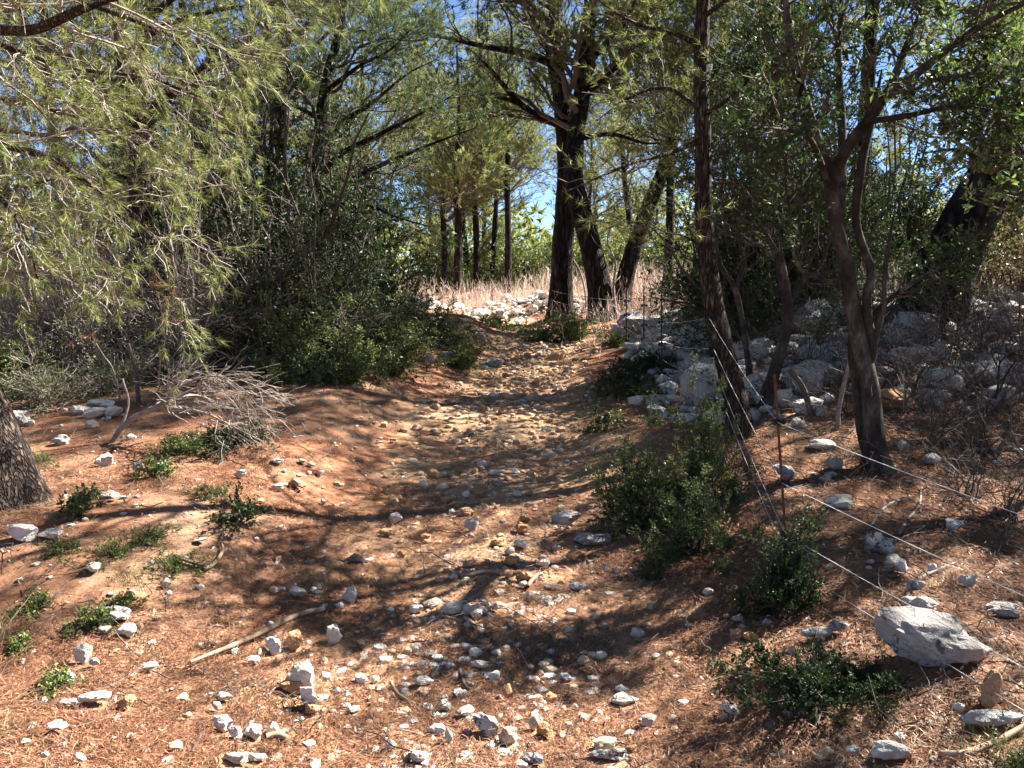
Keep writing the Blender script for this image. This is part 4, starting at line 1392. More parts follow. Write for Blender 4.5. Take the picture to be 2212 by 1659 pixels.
shrub_q('creep', 470, 1075, "low plants on the shaded left bank", .3, k=1)
shrub_q('small', 1000, 795, "round dark bush at the path's left edge", .85, k=0, sz=.75)
shrub_q('small', 960, 745, "sunlit bush behind the round dark bush", 1.0, k=1, sz=.8)
shrub_q('creep', 1080, 712, "sunlit low green patch at the path's bend", 1.1, k=1)
shrub_q('creep', 1250, 728, "long low green shrub under the twin pines", 1.5, k=1, rz=0)
shrub_q('creep', 1180, 738, "low green shrub, left one under the twin pines", 1.0, k=1)
shrub_q('creep', 1340, 745, "sunlit low bush left of the far fence posts", .8, k=1)
shrub_q('creep', 1360, 850, "dark low shrub on the right bank", .9, k=0)
shrub_q('creep', 1400, 800, "dark low shrub behind the bank shrub, by the fence posts", .8, k=0)
shrub_q('sprig', 1290, 930, "small green sprig at the path's shaded right edge", 1.1, k=1)
shrub_q('sprig', 1550, 1240, "sprig in sunlit litter left of the fence shrub", .5, k=0)
shrub_q('sprig', 1420, 1255, "seedling on the sunlit path edge below the lentisk", .6, k=1)

# the dark thicket on the left
thick = [
    ('tall', 470, 12.2, 1.3, "tall dark evergreen at the left end of the thicket"),
    ('tall', 590, 11.0, 1.28, "tall dark evergreen in the middle of the thicket"),
    ('tall', 760, 12.5, 1.1, "tall dark evergreen at the thicket's path end"),
    ('mid', 820, 11.6, 1.1, "dark bush beside the path, right end of the thicket"),
    ('mid', 880, 13.5, .7, "bush with sunlit tips at the thicket's far corner"),
    ('mid', 640, 9.6, 1.2, "dark mid-height bush in front of the thicket"),
    ('mid', 760, 9.9, .95, "dark front bush of the thicket nearest the path"),
    ('mid', 520, 9.9, .9, "dark front bush left of the thicket's middle"),
    ('small', 850, 9.9, 1.15, "low dark bush at the thicket's foot by the path"),
    ('small', 740, 8.9, 1.1, "low dark bush at the thicket's front foot"),
    ('small', 620, 8.6, 1.1, "low dark bush behind the dead branch's fan"),
]
thick += [('open', 560, 9.2, 1.0, "tall half-bare stems in front of the thicket's middle"), ('open', 700, 9.4, .95, "tall half-bare stems in front of the thicket's right half"),
          ('open', 450, 9.4, 1.1, "tall half-bare stems at the thicket's left end"),
          ('open', 640, 10.2, 1.3, "tallest half-bare stems rising out of the thicket")]
for kd, qx, d, s, lab in thick:
    p = W(qx, 640, d)
    shrub(kd, p[0], p[1], lab, s)
twg = [
    (60, 9.5, 1.15, 'twiggy', "twiggy grey-brown shrub at the far left edge"),
    (190, 9.0, 1.0, 'twiggy', "twiggy half-bare shrub behind the left bushes"),
    (310, 9.6, 1.1, 'twiggy', "twiggy half-bare shrub left of the thicket"),
    (410, 8.9, .9, 'twiggy', "twiggy shrub touching the thicket's left end"),
    (120, 12.0, 1.5, 'twiggy', "taller twiggy shrub behind the far left shrubs"),
    (380, 12.5, 1.5, 'mid', "green bush behind the forked pale pine"),
    (220, 13.5, 1.6, 'mid', "green bush far behind the left pines"),
    (30, 14.0, 1.7, 'mid', "green bush far behind the left edge"),
]
for qx, d, s, kd, lab in twg:
    p = W(qx, 640, d)
    shrub(kd, p[0], p[1], lab, s)
# right side undergrowth
rgt = [
    ('tall', 1660, 13.0, .95, "dark evergreen behind the crooked oak"),
    ('tall', 1600, 10.8, 1.0, "tall dark evergreen right behind the slim pine"),
    ('tall', 1700, 10.3, 1.0, "tall dark evergreen close behind the crooked oak"),
    ('tall', 1770, 11.0, .9, "dark evergreen behind the forked oak, left side"),
    ('mid', 1560, 14.5, 1.1, "dark bush behind the slim pine"),
    ('tall', 1930, 13.5, 1.0, "evergreen between the forked oak and blackened pine"),
    ('yellow', 1990, 14.5, 1.2, "yellowing shrub left of the blackened pine"),
    ('yellow', 2190, 11.5, 1.2, "yellowing shrub right of the blackened pine"),
    ('yellow', 1900, 16.5, 1.2, "yellowish shrub far behind the forked oak"),
    ('tall', 2230, 14.0, 1.1, "green tree-like shrub behind the right edge"),
]
for kd, qx, d, s, lab in rgt:
    p = W(qx, 640, d)
    shrub(kd, p[0], p[1], lab, s)
bar = [(1960, 880, .8, "leafless twiggy shrub right of the forked oak's trunk"), (2060, 840, .8, "leafless shrub in front of the white flat-topped rock"),
       (2150, 890, .9, "leafless dark shrub among the right edge outcrops"), (2195, 780, 1.0, "leafless shrub at the right edge below the blackened pine"),
       (2040, 740, 1.0, "leafless shrub at the blackened pine's foot"), (1745, 810, .7, "leafless dark shrub in front of the broad rounded boulder"),
       (1830, 900, .6, "small leafless shrub just left of the forked oak's foot"), (2120, 985, .7, "low leafless shrub in the dark litter of the right slope")]
bar += [(1590, 1010, .38, "small bare shrub at the slim pine's foot"), (1900, 700, .9, "bare shrub behind the forked oak's trunk"), (2010, 960, .6, "bare shrub in the litter right of the forked oak"),
        (2090, 1080, .45, "low bare brush between the top two wires"), (1650, 760, .7, "bare shrub between the crooked oak and the slim pine"), (2180, 1130, .45, "low bare brush at the right edge under the top wire"),
        (1770, 700, .8, "bare shrub in front of the sloping grey slab"), (2120, 780, .9, "bare shrub at the large grey outcrop")]
for qx, qy, s_, lab in bar:
    shrub_q('bare', qx, qy, lab, s_)
bar2 = [(1410, 690, .6), (1450, 680, .7), (1500, 690, .6), (1560, 700, .6)]
for qx, qy, s in bar2:
    shrub_q('bare', qx, qy, {1410: "bare dry shrub just right of the middle far post", 1450: "bare dry shrub right of the nearest far post", 1500: "bare dry shrub left of the slim pine", 1560: "bare dry shrub right of the slim pine, far behind"}[qx], s)

# ------------------------------------------------------------------ far pines
def far_pine_meshes(h, seed, lo):
    t = np.array([[0, 0, -.2], [.1, .05, h * .25], [.05 + .2 * math.sin(seed), .1, h * .5], [.15, .2 * math.cos(seed), h * .75], [.1, .1, h]])
    tr = (.16, .135, .11, .07, .025)
    tb = MB(); fine_tube(tb, t, tr, 9, .25, .06, flare=.2)
    cr = MB()
    Pt = catmull(t, 24)[None]; Rt = np.interp(np.linspace(0, 1, 24), np.linspace(0, 1, 5), tr)[None]
    P, R = spawn(Pt, Rt, 32, lo, 1.0, (1.4, 3.0), (.9, 1.45), 8, .36, (0, 0, .15), .15, .04, rmin=.01)
    P[:, :, 2] = np.minimum(P[:, :, 2], h * 1.05)
    batch_tubes(cr, P, R, 4, mat=0)
    P2, R2 = spawn(P, R, 10, .2, 1.0, (.3, .55), (.5, 1.1), 5, .5, (0, 0, .05), .12, .05, True, .006, .6)
    batch_tubes(cr, P2, R2, 3, mat=0)
    P3, R3 = spawn(P2, R2, 6, .2, 1.0, (.2, .5), (.35, 1.0), 4, .5, (0, 0, .1), .1, .06, False, .004)
    ribbons(cr, P3, R3 * 1.2, mat=0)
    p, d, _ = along(P3, 2, .3, 1)
    needles(cr, p, d, 8, .17, .016, (.2, 1.1))
    needles(cr, P3[:, -1], norm(P3[:, -1] - P3[:, -2]), 9, .18, .014, (.05, .8), tb=.12)
    return tb.mesh("trunk", M['bark'], True), cr.mesh("crown", [M['twig'], M['pine']])


FP = [far_pine_meshes(h, k, lo) for k, (h, lo) in enumerate(((8.5, .36), (10.0, .38), (8.0, .12), (9.5, .14)))]


def far_pine(x, y, label, k, s=1.0, group=None, lean=(0, 0)):
    root = empty("pine_tree", (x, y, float(H(x, y))), label, "pine tree", group)
    root.rotation_euler = (lean[0], lean[1], random.uniform(0, 6.28))
    root.scale = (s, s, s)
    for nm, me in zip(("trunk", "crown"), FP[k % 4]):
        o = bpy.data.objects.new(nm, me)
        C.objects.link(o); o.parent = root
    return root


mids = [
    (985, 25.0, 0, .95, (0, 0), "straight dark pine left of the twin pines, beyond the rubble bank"),
    (1098, 26.5, 1, .82, (0, -.03), "thin dark pine between the twin pines and the straight one"),
    (1030, 29.0, 0, .9, (0, -.1), "pale leaning pine left of the thin dark one"),
    (1062, 31.0, 1, .8, (0, .06), "pale curved pine behind the rubble bank"),
    (962, 28.0, 0, .8, (0, -.02), "pale slender pine at the left of the clearing"),
    (1375, 30.0, 1, .95, (0, .12), "pine leaning right close behind the dark leaning trunk"),
    (1440, 18.5, 0, .8, (0, .04), "dark straight pine right of the leaning trunk"),
    (1500, 17.0, 1, .7, (0, -.08), "leaning pine seen just left of the slim pine"),
    (1265, 34.0, 2, .9, (0, .02), "pine standing in the gap behind the twin pines"),
    (1640, 16.0, 1, .85, (0, .05), "pine behind the crooked dark oak"),
    (480, 17.0, 2, .95, (0, .1), "pine leaning behind the thicket's left end"),
    (150, 17.0, 1, 1.0, (0, 0), "pine behind the far left shrubs"),
    (800, 21.0, 0, .85, (0, 0), "pine behind the thicket's path end"),
    (2080, 18.0, 0, .95, (0, 0), "pine behind the blackened trunk"),
    (1845, 12.5, 1, .9, (0, 0), "pine standing close behind the forked oak"),
]
for qx, d, k, s, ln, lab in mids:
    p = W(qx, 640, d)
    far_pine(p[0], p[1], lab, k, s, None, ln)
PLACES = ((150, "beyond the left edge's shrubs"), (400, "beyond the forked pale pine"), (650, "beyond the thicket's left half"), (930, "beyond the thicket's path end"),
          (1050, "left side of the clearing"), (1200, "just left of the twin pines"), (1330, "behind the twin pines"), (1520, "between leaning trunk and slim pine"),
          (1700, "behind the crooked dark oak"), (1900, "behind the forked oak"), (2100, "behind the blackened pine"), (9999, "beyond the right edge"))
for row, (d, n, lab) in enumerate(((30, 8, "pine in the distant wood's first row"), (37, 9, "pine in the distant wood's middle row"), (46, 10, "pine in the distant wood's last row"))):
    for k in range(n):
        qx = -150 + (2500 / n) * (k + random.uniform(.15, .85))
        dd = d + random.uniform(-2.5, 3.0)
        if (row == 0 and 800 < qx < 930) or (row < 2 and 1240 < qx < 2000):
            continue
        p = W(qx, 640, dd)
        spot = next(t for lim, t in PLACES if qx < lim)
        far_pine(p[0], p[1], lab + ", " + spot, random.choice((2, 3, 2, 3, 1)), random.uniform(.75, 1.0), lab.replace("pine", "pines", 1))
# distant wood reading as one mass
tl = MB()
nt = 9000
th = rng.uniform(-.75, .75, nt)
dist = rng.uniform(58, 95, nt)
x = np.sin(th) * dist; y = np.cos(th) * dist
zz = 1.0 + 12 * rng.random(nt) ** 1.0 * (0.75 + .5 * fbm(x, y * .1, .12, 2))
pp = np.stack([x, y, zz], -1)
needles(tl, pp, norm(rng.normal(size=(nt, 3)) + np.array([0, 0, .3])), 9, .9, .22, (.2, 1.4), mat=0)
tag(tl.build("forest", M['pine']), "far green wood closing the view between the trunks", kind="stuff")

# unseen pines added beside and behind the camera for shade and less sky light
for x_, y_, k_, s_, lab in ((6.5, 4.6, 1, .62, "pine outside the right edge shading the near litter"), (10.5, 6.0, 3, .8, "pine outside the right edge beyond the near one"),
                            (9.2, 7.6, 3, .76, "pine outside the right edge shading the rocky slope"), (8.6, 10.5, 3, .8, "pine outside the right edge behind the rocky slope"), (-5.2, 2.0, 1, 1.3, "unseen pine added outside the lower left corner to block sky"),
                            (-2.6, -1.6, 1, 1.25, "pine behind the photographer's left"), (2.6, -1.4, 1, 1.25, "pine behind the photographer's right"),
                            (-8.5, 6.0, 2, 1.0, "unseen pine added outside the left edge to block sky"), (0.4, -6.5, 3, 1.0, "unseen pine added behind the photographer to block sky"), (-8.0, -3.0, 3, 1.0, "unseen pine added far behind on the left to block sky"),
                            (7.5, -2.5, 2, 1.0, "unseen pine added far behind on the right to block sky"), (5.6, 1.2, 2, .7, "unseen pine added outside the lower right corner to block sky")):
    far_pine(x_, y_, lab, k_, s_)
# green bushes under the far pines
SH['far'] = [shrub_mesh(1.4, 1.2, 1.7, 26, 36, 6, (.09, .05), ('twig', 'lentisk'), (.18, .4)) for _ in range(1)]
for qx, d, sc_, lab in ((955, 30, 1.2, "bright bush under the far pines, left of the straight dark trunk"),
                        (1040, 34, 1.4, "bright bush between the far pale trunks"),
                        (1130, 30, 1.2, "bright bush between the thin dark pine and twin pines"),
                        (1190, 36, 1.5, "bush in the wood just left of the twin pines"),
                        (1255, 31, 1.3, "bush seen through the gap of the twin pines"),
                        (1325, 29, 1.3, "bush behind the dark leaning trunk"),
                        (1400, 27, 1.2, "bush right of the dark leaning trunk's foot"),
                        (1470, 30, 1.4, "bush left of the slim pine in the wood behind"),
                        (1590, 28, 1.4, "bush right of the slim pine in the wood behind"),
                        (1720, 26, 1.4, "bush far behind the crooked oak")):
    p = W(qx, 640, d)
    shrub('far', p[0], p[1], lab, sc_)

# ------------------------------------------------------------------ fence
fence = empty("wire_fence", (1.48, 4.2, float(H(1.48, 4.2))), "four-strand white wire fence on rusty rods along the path's right side", "fence")
f0 = np.array(fence.location)


def rod(a, b, r, name, mat, parent, n=8):
    m2 = MB(); fine_tube(m2, np.array([a, b]), (r, r), n, .12, .0)
    return m2.build(name, M[mat], parent, True, origin=f0)


def insulator(p, parent, s=1.0):
    m2 = MB()
    prof_ = [(-.032, .010), (-.028, .017), (-.018, .017), (-.014, .010), (-.006, .010), (-.002, .018), (.008, .018), (.012, .010), (.02, .010), (.024, .014), (.034, .012)]
    n = 10
    a = np.arange(n) * 2 * np.pi / n
    V = np.array([[x * s, r * s * math.cos(t), r * s * math.sin(t)] for x, r in prof_ for t in a]) + p
    K = len(prof_)
    k = (np.arange(K - 1) * n)[:, None]; j = np.arange(n)[None]; j2 = (j + 1) % n
    m2.add(V, np.stack([k + j, k + j2, k + n + j2, k + n + j], -1).reshape(-1, 4))
    m2.add(np.vstack([V[:n], V[-n:]]), np.array([list(range(n)), list(range(2 * n - 1, n - 1, -1))]))
    return m2.build("insulator", M['plastic'], parent, False, origin=f0)


def post(top, base, insul, d, s=1.0, r=.006, mat='rust'):
    o = rod(W(*base, d) - np.array([0, 0, .12]), W(*top, d), r, "post", mat, fence)
    out = []
    for q in insul:
        p = W(*q, d)
        insulator(p + np.array([0, -.012, 0]), o, s)
        out.append(p + np.array([-.01, -.026, 0]))
    return out


d1 = G(1706, 1232)[1]
p1 = post((1673, 808), (1707, 1232), [(1680, 911), (1690, 1041), (1697, 1151), (1706, 1214)], d1, 1.0, .007)
dp2 = G(1430, 826)[1]
p2 = post((1429, 633), (1430, 826), [(1429, 696), (1429, 743), (1429, 776), (1430, 806)], dp2, 1.3, .008, 'plastic')
dp3 = G(1391, 757)[1]
p3 = post((1391, 620), (1391, 757), [(1391, 660), (1391, 702), (1391, 732), (1391, 750)], dp3, 1.5, .010, 'plastic')
dp4 = dp3 + 1.4
p4 = post((1353, 611), (1353, 735), [(1353, 650), (1353, 680), (1353, 708), (1353, 728)], dp4, 1.5, .010, 'plastic')
# insulators on the slim pine
pD = []
for q in ((1530, 686), (1540, 753), (1556, 830), (1566, 884)):
    p = W(*q, dD - .09)
    insulator(p, fence, 1.2)
    pD.append(p + np.array([0, -.02, 0]))
# insulators on the twin pine trunk
pT = []
for q in ((1192, 628), (1190, 648), (1190, 668), (1192, 684)):
    p = W(*q, dB - .2)
    insulator(p, fence, 1.8)
    pT.append(p)
xr = 1.93
pN = [np.array([xr, 1.45, z]) for z in (.84, .60, .37, .22)]
hN = float(H(xr, 1.45))
o = rod(np.array([xr, 1.45, hN - .1]), np.array([xr, 1.45, hN + 1.05]), .007, "post", 'rust', fence)
for q in pN:
    insulator(q, o)
pL = [W(900, y, 21.0) for y in (640, 655, 668, 680)]
for k in range(4):
    chain = [pN[k], p1[k], pD[k], p2[k], p3[k], p4[k], pT[k], pL[k]]
    m2 = MB()
    for a, b in zip(chain[:-1], chain[1:]):
        s = np.linspace(0, 1, 9)[:, None]
        P = a * (1 - s) + b * s
        P[:, 2] -= .012 * np.linalg.norm(b - a) * (4 * s[:, 0] * (1 - s[:, 0])) * .6
        r = np.full((1, 9), .0015 if a[1] < 8 else .0024)
        batch_tubes(m2, P[None], r, 5)
    m2.build("wire", M['wire'], fence, True, origin=f0)
far_rods = [(917, 640, 664, 21.0), (1063, 625, 672, 19.5)]
for qx, a, b, d in far_rods:
    rod(W(qx, b + 8, d), W(qx, a, d), .012, "post", 'rust', fence)


# ------------------------------------------------------------------ sticks, dead branch, logs
def chunk(qx0, qy0, qx1, qy1, rz, label, mat='wood'):
    p = G((qx0 + qx1) / 2, qy1)
    L = (qx1 - qx0) / F * p[1] * 1.1
    r_ = np.random.default_rng(int(qx0))
    v, f = rock_shape(3, r_, 12, .05)
    v = v * np.array([1, .34, .26])
    v[:, 1] += .05 * np.sin(v[:, 0] * 5); v[:, 2] *= 1 + .4 * np.sin(v[:, 0] * 9 + 1)
    v[:, 1:] += .012 * np.sign(np.sin(v[:, 1:2] * 90))
    b = MB(); b.add(v * L, f, .6)
    o = b.build("log", M[mat], None)
    o.location = (p[0], p[1] + .02, p[2] + .005)
    o.rotation_euler = (0, 0, rz)
    tag(o, label, "log")


def stick(name, qs, r, mat, label, cat="stick", lift=.012, group=None, forks=()):
    pts = []
    for q in qs:
        p = G(q[0], q[1])
        pts.append(p + np.array([0, 0, r[0] + lift + (q[2] if len(q) > 2 else 0)]))
    base = pts[0]
    m2 = MB(); fine_tube(m2, np.array(pts), r, 8, .035, .12)
    for fk in forks:
        fp = [G(q[0], q[1]) + np.array([0, 0, r[0] + lift + (q[2] if len(q) > 2 else 0)]) for q in fk]
        fine_tube(m2, np.array(fp), (r[0] * .6, r[0] * .3), 6, .03, .12)
    o = m2.build(name, M[mat], None, True, origin=base, loc=base)
    return tag(o, label, cat, group)


stick("stick", [(412, 1450), (500, 1408), (570, 1378), (640, 1345), (700, 1330)], (.007, .011, .013, .013, .014), 'wood', "long pale dead stick lying across the sunlit foreground", lift=.022)
stick("stick", [(960, 1238), (1005, 1252), (1045, 1243), (1110, 1245)], (.010, .013, .012, .009), 'wood', "forked pale twig across the path's middle", forks=[[(1008, 1252), (985, 1228), (960, 1218)]])
stick("stick", [(1140, 1285), (1148, 1270), (1163, 1256)], (.011, .012, .008), 'wood', "short curved stick standing on the path", lift=.03)
stick("stick", [(1004, 1346), (1022, 1362), (1042, 1380)], (.011, .012, .011), 'wood', "short brown stick below the sunlit stone trio")
stick("stick", [(845, 1486), (858, 1508), (884, 1528)], (.007, .008, .007), 'wood', "bent brown twig in the lower foreground")
stick("stick", [(993, 1460), (1003, 1490), (1012, 1505)], (.009, .009, .008), 'twig', "dark upright twig near the white cap-like stone")
stick("stick", [(945, 1326), (955, 1340), (1000, 1352)], (.008, .009, .006), 'wood', "thin twig in front of the sunlit stone trio")
chunk(608, 1034, 662, 1058, -.35, "weathered broken log piece on the left bank")
stick("stick", [(575, 1605), (600, 1602), (622, 1612)], (.012, .013, .012), 'wood', "short stick between white stones in the lower foreground")
chunk(1758, 1608, 1820, 1652, .25, "split pale log fragment at the bottom right")
chunk(1664, 1625, 1716, 1652, -.3, "small log fragment left of the split one")
stick("stick", [(2030, 1648), (2080, 1650), (2120, 1630), (2170, 1612), (2215, 1580)], (.009, .011, .011, .01, .008), 'wood', "bowed pale branch in the bottom right corner")
stick("stick", [(1955, 1305), (1985, 1260), (2030, 1240), (2070, 1222)], (.007, .008, .007, .004), 'twig_pale', "grey dead branch behind the pale faceted rock")
stick("stick", [(1940, 1165), (1960, 1130), (1985, 1100), (1990, 1060)], (.008, .009, .008, .006), 'twig_pale', "grey crooked branch lying beyond the wires")
stick("stick", [(440, 1240), (465, 1225), (482, 1200), (478, 1180)], (.011, .012, .010, .006), 'wood', "curled root-like stick at the foot of the left bank")
stick("stick", [(375, 1210), (410, 1222), (445, 1234)], (.008, .009, .008), 'wood', "pale stick among green sprigs on the left bank")
chunk(732, 1205, 792, 1224, -.1, "dark short log at the path's left shadow edge", 'twig')
stick("stick", [(1880, 1145), (1915, 1100), (1965, 1085), (2010, 1100)], (.008, .009, .008, .005), 'twig_pale', "arched grey twig in front of the pale rock by the wires")

# dead grey branch on the left
bQ = G(243, 955)
dQ = bQ[1]
root = empty("dead_branch", bQ, "fallen bare grey branch fanning its twigs to the right", "branch")
limbs = [(P_((243, 955, dQ), (262, 925, dQ), (300, 895, dQ), (350, 876, dQ - .05), (400, 850, dQ - .1), (445, 835, dQ - .1), (500, 845, dQ - .15)), (.024, .022, .02, .017, .013, .009, .004)),
         (P_((300, 895, dQ), (345, 872, dQ + .1), (368, 850, dQ + .1), (362, 832, dQ + .1), (395, 815, dQ + .1), (430, 800, dQ + .15)), (.016, .015, .013, .011, .008, .004)),
         (P_((350, 878, dQ), (400, 886, dQ - .2), (450, 895, dQ - .4), (520, 930, dQ - .5), (580, 960, dQ - .5)), (.013, .011, .009, .006, .003)),
         (P_((380, 858, dQ), (430, 855, dQ + .2), (490, 880, dQ + .2), (560, 905, dQ + .1)), (.011, .009, .006, .003)),
         (P_((368, 850, dQ), (420, 820, dQ - .2), (480, 815, dQ - .3), (540, 850, dQ - .3)), (.011, .009, .006, .003)),
         (P_((262, 925, dQ), (278, 870, dQ + .05), (268, 830, dQ + .05), (265, 818, dQ + .05)), (.012, .011, .009, .007))]
for lp, lr in limbs:
    m2 = MB(); fine_tube(m2, lp, lr, 7, .05, .08)
    m2.build("limb", M['twig_pale'], root, True, origin=bQ)
P, R = limbs_to_arrays(limbs[:5])
m2 = MB()
P2, R2 = spawn(P, R, 12, .3, 1, (.15, .5), (.3, .9), 6, .5, (.12, 0, -.12), .05, .06, False, .0022)
batch_tubes(m2, P2, R2, 4)
P3, R3 = spawn(P2, R2, 7, .15, 1, (.06, .25), (.3, 1.0), 5, .6, (.05, 0, -.1), 0, .08, False, .0016)
batch_tubes(m2, P3, R3, 3)
m2.build("twigs", M['twig_pale'], root, origin=bQ)


def snag(q, r, mat, label, d=None):
    b = G(*q[0])
    d = b[1] if d is None else d
    pts = np.vstack([b - [0, 0, .05], P_(*[(a, c, d) for a, c in q[1:]])])
    m2 = MB(); fine_tube(m2, pts, r, 7, .05, .12)
    return tag(m2.build("snag", M[mat], None, True, origin=b, loc=b), label, "dead stem")


snag([(300, 872), (295, 820), (285, 770), (277, 742)], (.022, .02, .018, .014), 'twig', "thick broken dead stem standing behind the dead branch")
snag([(345, 860), (343, 820), (347, 780), (344, 748)], (.012, .012, .01, .007), 'wood', "thin tan dead stem standing behind the dead branch")
snag([(262, 870), (245, 800), (225, 770), (208, 742)], (.009, .008, .007, .004), 'twig_pale', "pale thin forked stem left of the broken stem")
snag([(90, 810), (112, 785), (140, 758)], (.014, .013, .011), 'wood', "slanting tan broken stick at the far left shrubs")
snag([(1620, 700), (1700, 688), (1760, 700), (1830, 745)], (.004, .005, .006, .007), 'twig_pale', "pale thin twig stretched in front of the boulders", d=7.0) if False else None
# crooked pale saplings beside the twin trunks and forked oak
for q, r, lab, d in (([(1335, 655), (1325, 620), (1330, 570), (1312, 520), (1325, 480)], (.03, .028, .025, .02, .01), "pale crooked sapling between the twin pines and leaning trunk", 17.5),
                     ([(1268, 660), (1262, 620), (1250, 580), (1238, 560)], (.03, .026, .022, .01), "pale forked sapling in the gap of the twin pines", 19.5),
                     ([(1810, 945), (1812, 880), (1830, 800), (1842, 740)], (.02, .02, .018, .014), "pale thin stem just left of the forked oak", 6.6),
                     ([(1760, 880), (1735, 840), (1705, 800)], (.03, .028, .026), "leaning dead stump behind the fence post", 7.0)):
    pts = P_(*[(a, c, d) for a, c in q])
    pts[0, 2] = float(H(pts[0, 0], pts[0, 1])) - .1
    m2 = MB(); fine_tube(m2, pts, r, 7, .06, .1)
    if len(q) >= 5:
        P = catmull(pts, 10)[None]; R = np.interp(np.linspace(0, 1, 10), np.linspace(0, 1, len(r)), r)[None]
        P2, R2 = spawn(P, R, 8, .3, 1, (.4, .9), (.4, .9), 6, .5, (0, 0, .1), .1, .1, False, .006)
        batch_tubes(m2, P2, R2, 5)
    tag(m2.build("sapling", M['twig' if 'stump' in lab else 'twig_pale'], None, True, origin=pts[0], loc=pts[0]), lab, "sapling")

# ------------------------------------------------------------------ ground cover
def litter(n, yr, width, lens, dens):
    y = yr[0] + (yr[1] - yr[0]) * rng.random(n * 2) ** 1.5
    x = (rng.random(n * 2) * 1.42 - .71) * y
    m = .6 * fbm(x, y, 1.6, 3) + .8 * fbm(x + 20, y, .55, 2) + .16 * rng.normal(size=len(x))
    u = np.abs(x - pcx(y)) / phw(y)
    onp = np.exp(-(u / .7) ** 2) * sstep(y, 3.2, 5.5)
    keep = (m > -.16 + .34 * onp)
    x, y = x[keep][:n], y[keep][:n]
    st = np.array([q_ for q_ in STONES if q_[1] < yr[1] + .3])
    ok = np.ones(len(x), bool)
    for q_ in st:
        ok &= (x - q_[0]) ** 2 + (y - q_[1]) ** 2 > (q_[2] * .8 + .012) ** 2
    x, y = x[ok], y[ok]
    n = len(x)
    a = 2.2 * np.pi * fbm(x + 9, y + 3, 1.3, 2) + rng.normal(size=n) * .9 + .3
    L = rng.uniform(.6, 1.15, n) * lens
    w = width * (.6 + .13 * y)
    z = H(x, y) + .008 + np.abs(rng.normal(size=n)) * .007
    sl = rng.normal(size=n) * .14
    dx, dy = np.cos(a), np.sin(a)
    cv = rng.normal(size=n) * .12
    p0 = np.stack([x - dx * L / 2, y - dy * L / 2, z - sl * L / 2], -1)
    p1 = np.stack([x - dy * cv * L, y + dx * cv * L, z + .006], -1)
    p2 = np.stack([x + dx * L / 2, y + dy * L / 2, z + sl * L / 2], -1)
    g0 = np.maximum(H(p0[:, 0], p0[:, 1]) + .007, p0[:, 2]); p0[:, 2] = g0
    g2 = np.maximum(H(p2[:, 0], p2[:, 1]) + .007, p2[:, 2]); p2[:, 2] = g2
    s = np.stack([-dy, dx, np.zeros(n)], -1) * (w / 2)[:, None]
    V = np.stack([p0, p1 + s, p2, p1 - s], 1).reshape(-1, 3)
    b = (np.arange(n) * 4)[:, None]
    t = np.repeat(np.clip(rng.beta(1.6, 1.7, n) + .55 * fbm(x + 3, y + 8, .9, 3), 0, 1), 4)
    return V, b + np.array([[0, 1, 2, 3]]), t


nl = MB()
for args in ((128000, (2.1, 6.0), .0030, .085, 0), (48000, (5.0, 12.0), .0030, .10, 0)):
    V, f4, t = litter(*args)
    nl.add(V, f4, t)
tag(nl.build("needle_litter", M['litter']), "reddish brown fallen pine needles covering the ground", kind="stuff")

dl = MB()
n = 9000
y = 2.3 + 7 * rng.random(n) ** 1.4
x = np.where(rng.random(n) < .7, .5 + .1 * y + np.abs(rng.normal(size=n)) * 2.0, (rng.random(n) * 1.4 - .7) * y)
p = np.stack([x, y, H(x, y) + .014 + .01 * rng.random(n)], -1)
d = norm(rng.normal(size=(n, 3)) * np.array([1, 1, .15]))
leaves(dl, p, d, .030, .013, mat=0, up=1.2)
tag(dl.build("leaf_litter", M['litter']), "small dead brown leaves lying beyond the path's right edge", kind="stuff")

# twig litter, mostly beyond the fence
tw = MB()
n = 3600
y = 2.6 + 8 * rng.random(n) ** 1.2
x = np.where(rng.random(n) < .75, 1.25 + .08 * y + rng.random(n) * 4.2, (rng.random(n) * 1.4 - .7) * y)
a = rng.uniform(0, 6.28, n); L = rng.uniform(.06, .42, n) * (.5 + .1 * y)
s = np.linspace(-.5, .5, 5)[None, :]
Px = x[:, None] + s * (L * np.cos(a))[:, None] + rng.normal(size=(n, 5)) * .012
Py = y[:, None] + s * (L * np.sin(a))[:, None] + rng.normal(size=(n, 5)) * .012
Pz = H(Px, Py) + .012 + np.abs(rng.normal(size=(n, 5))) * .015 + (s + .5) * np.abs(rng.normal(size=(n, 1))) * .05
R = (rng.uniform(.0015, .0045, n) * (.6 + .07 * y))[:, None] * np.linspace(1, .5, 5)[None]
batch_tubes(tw, np.stack([Px, Py, Pz], -1), R, 3)
tag(tw.build("twig_litter", M['twig']), "fallen grey twigs scattered beyond the fence", kind="stuff")


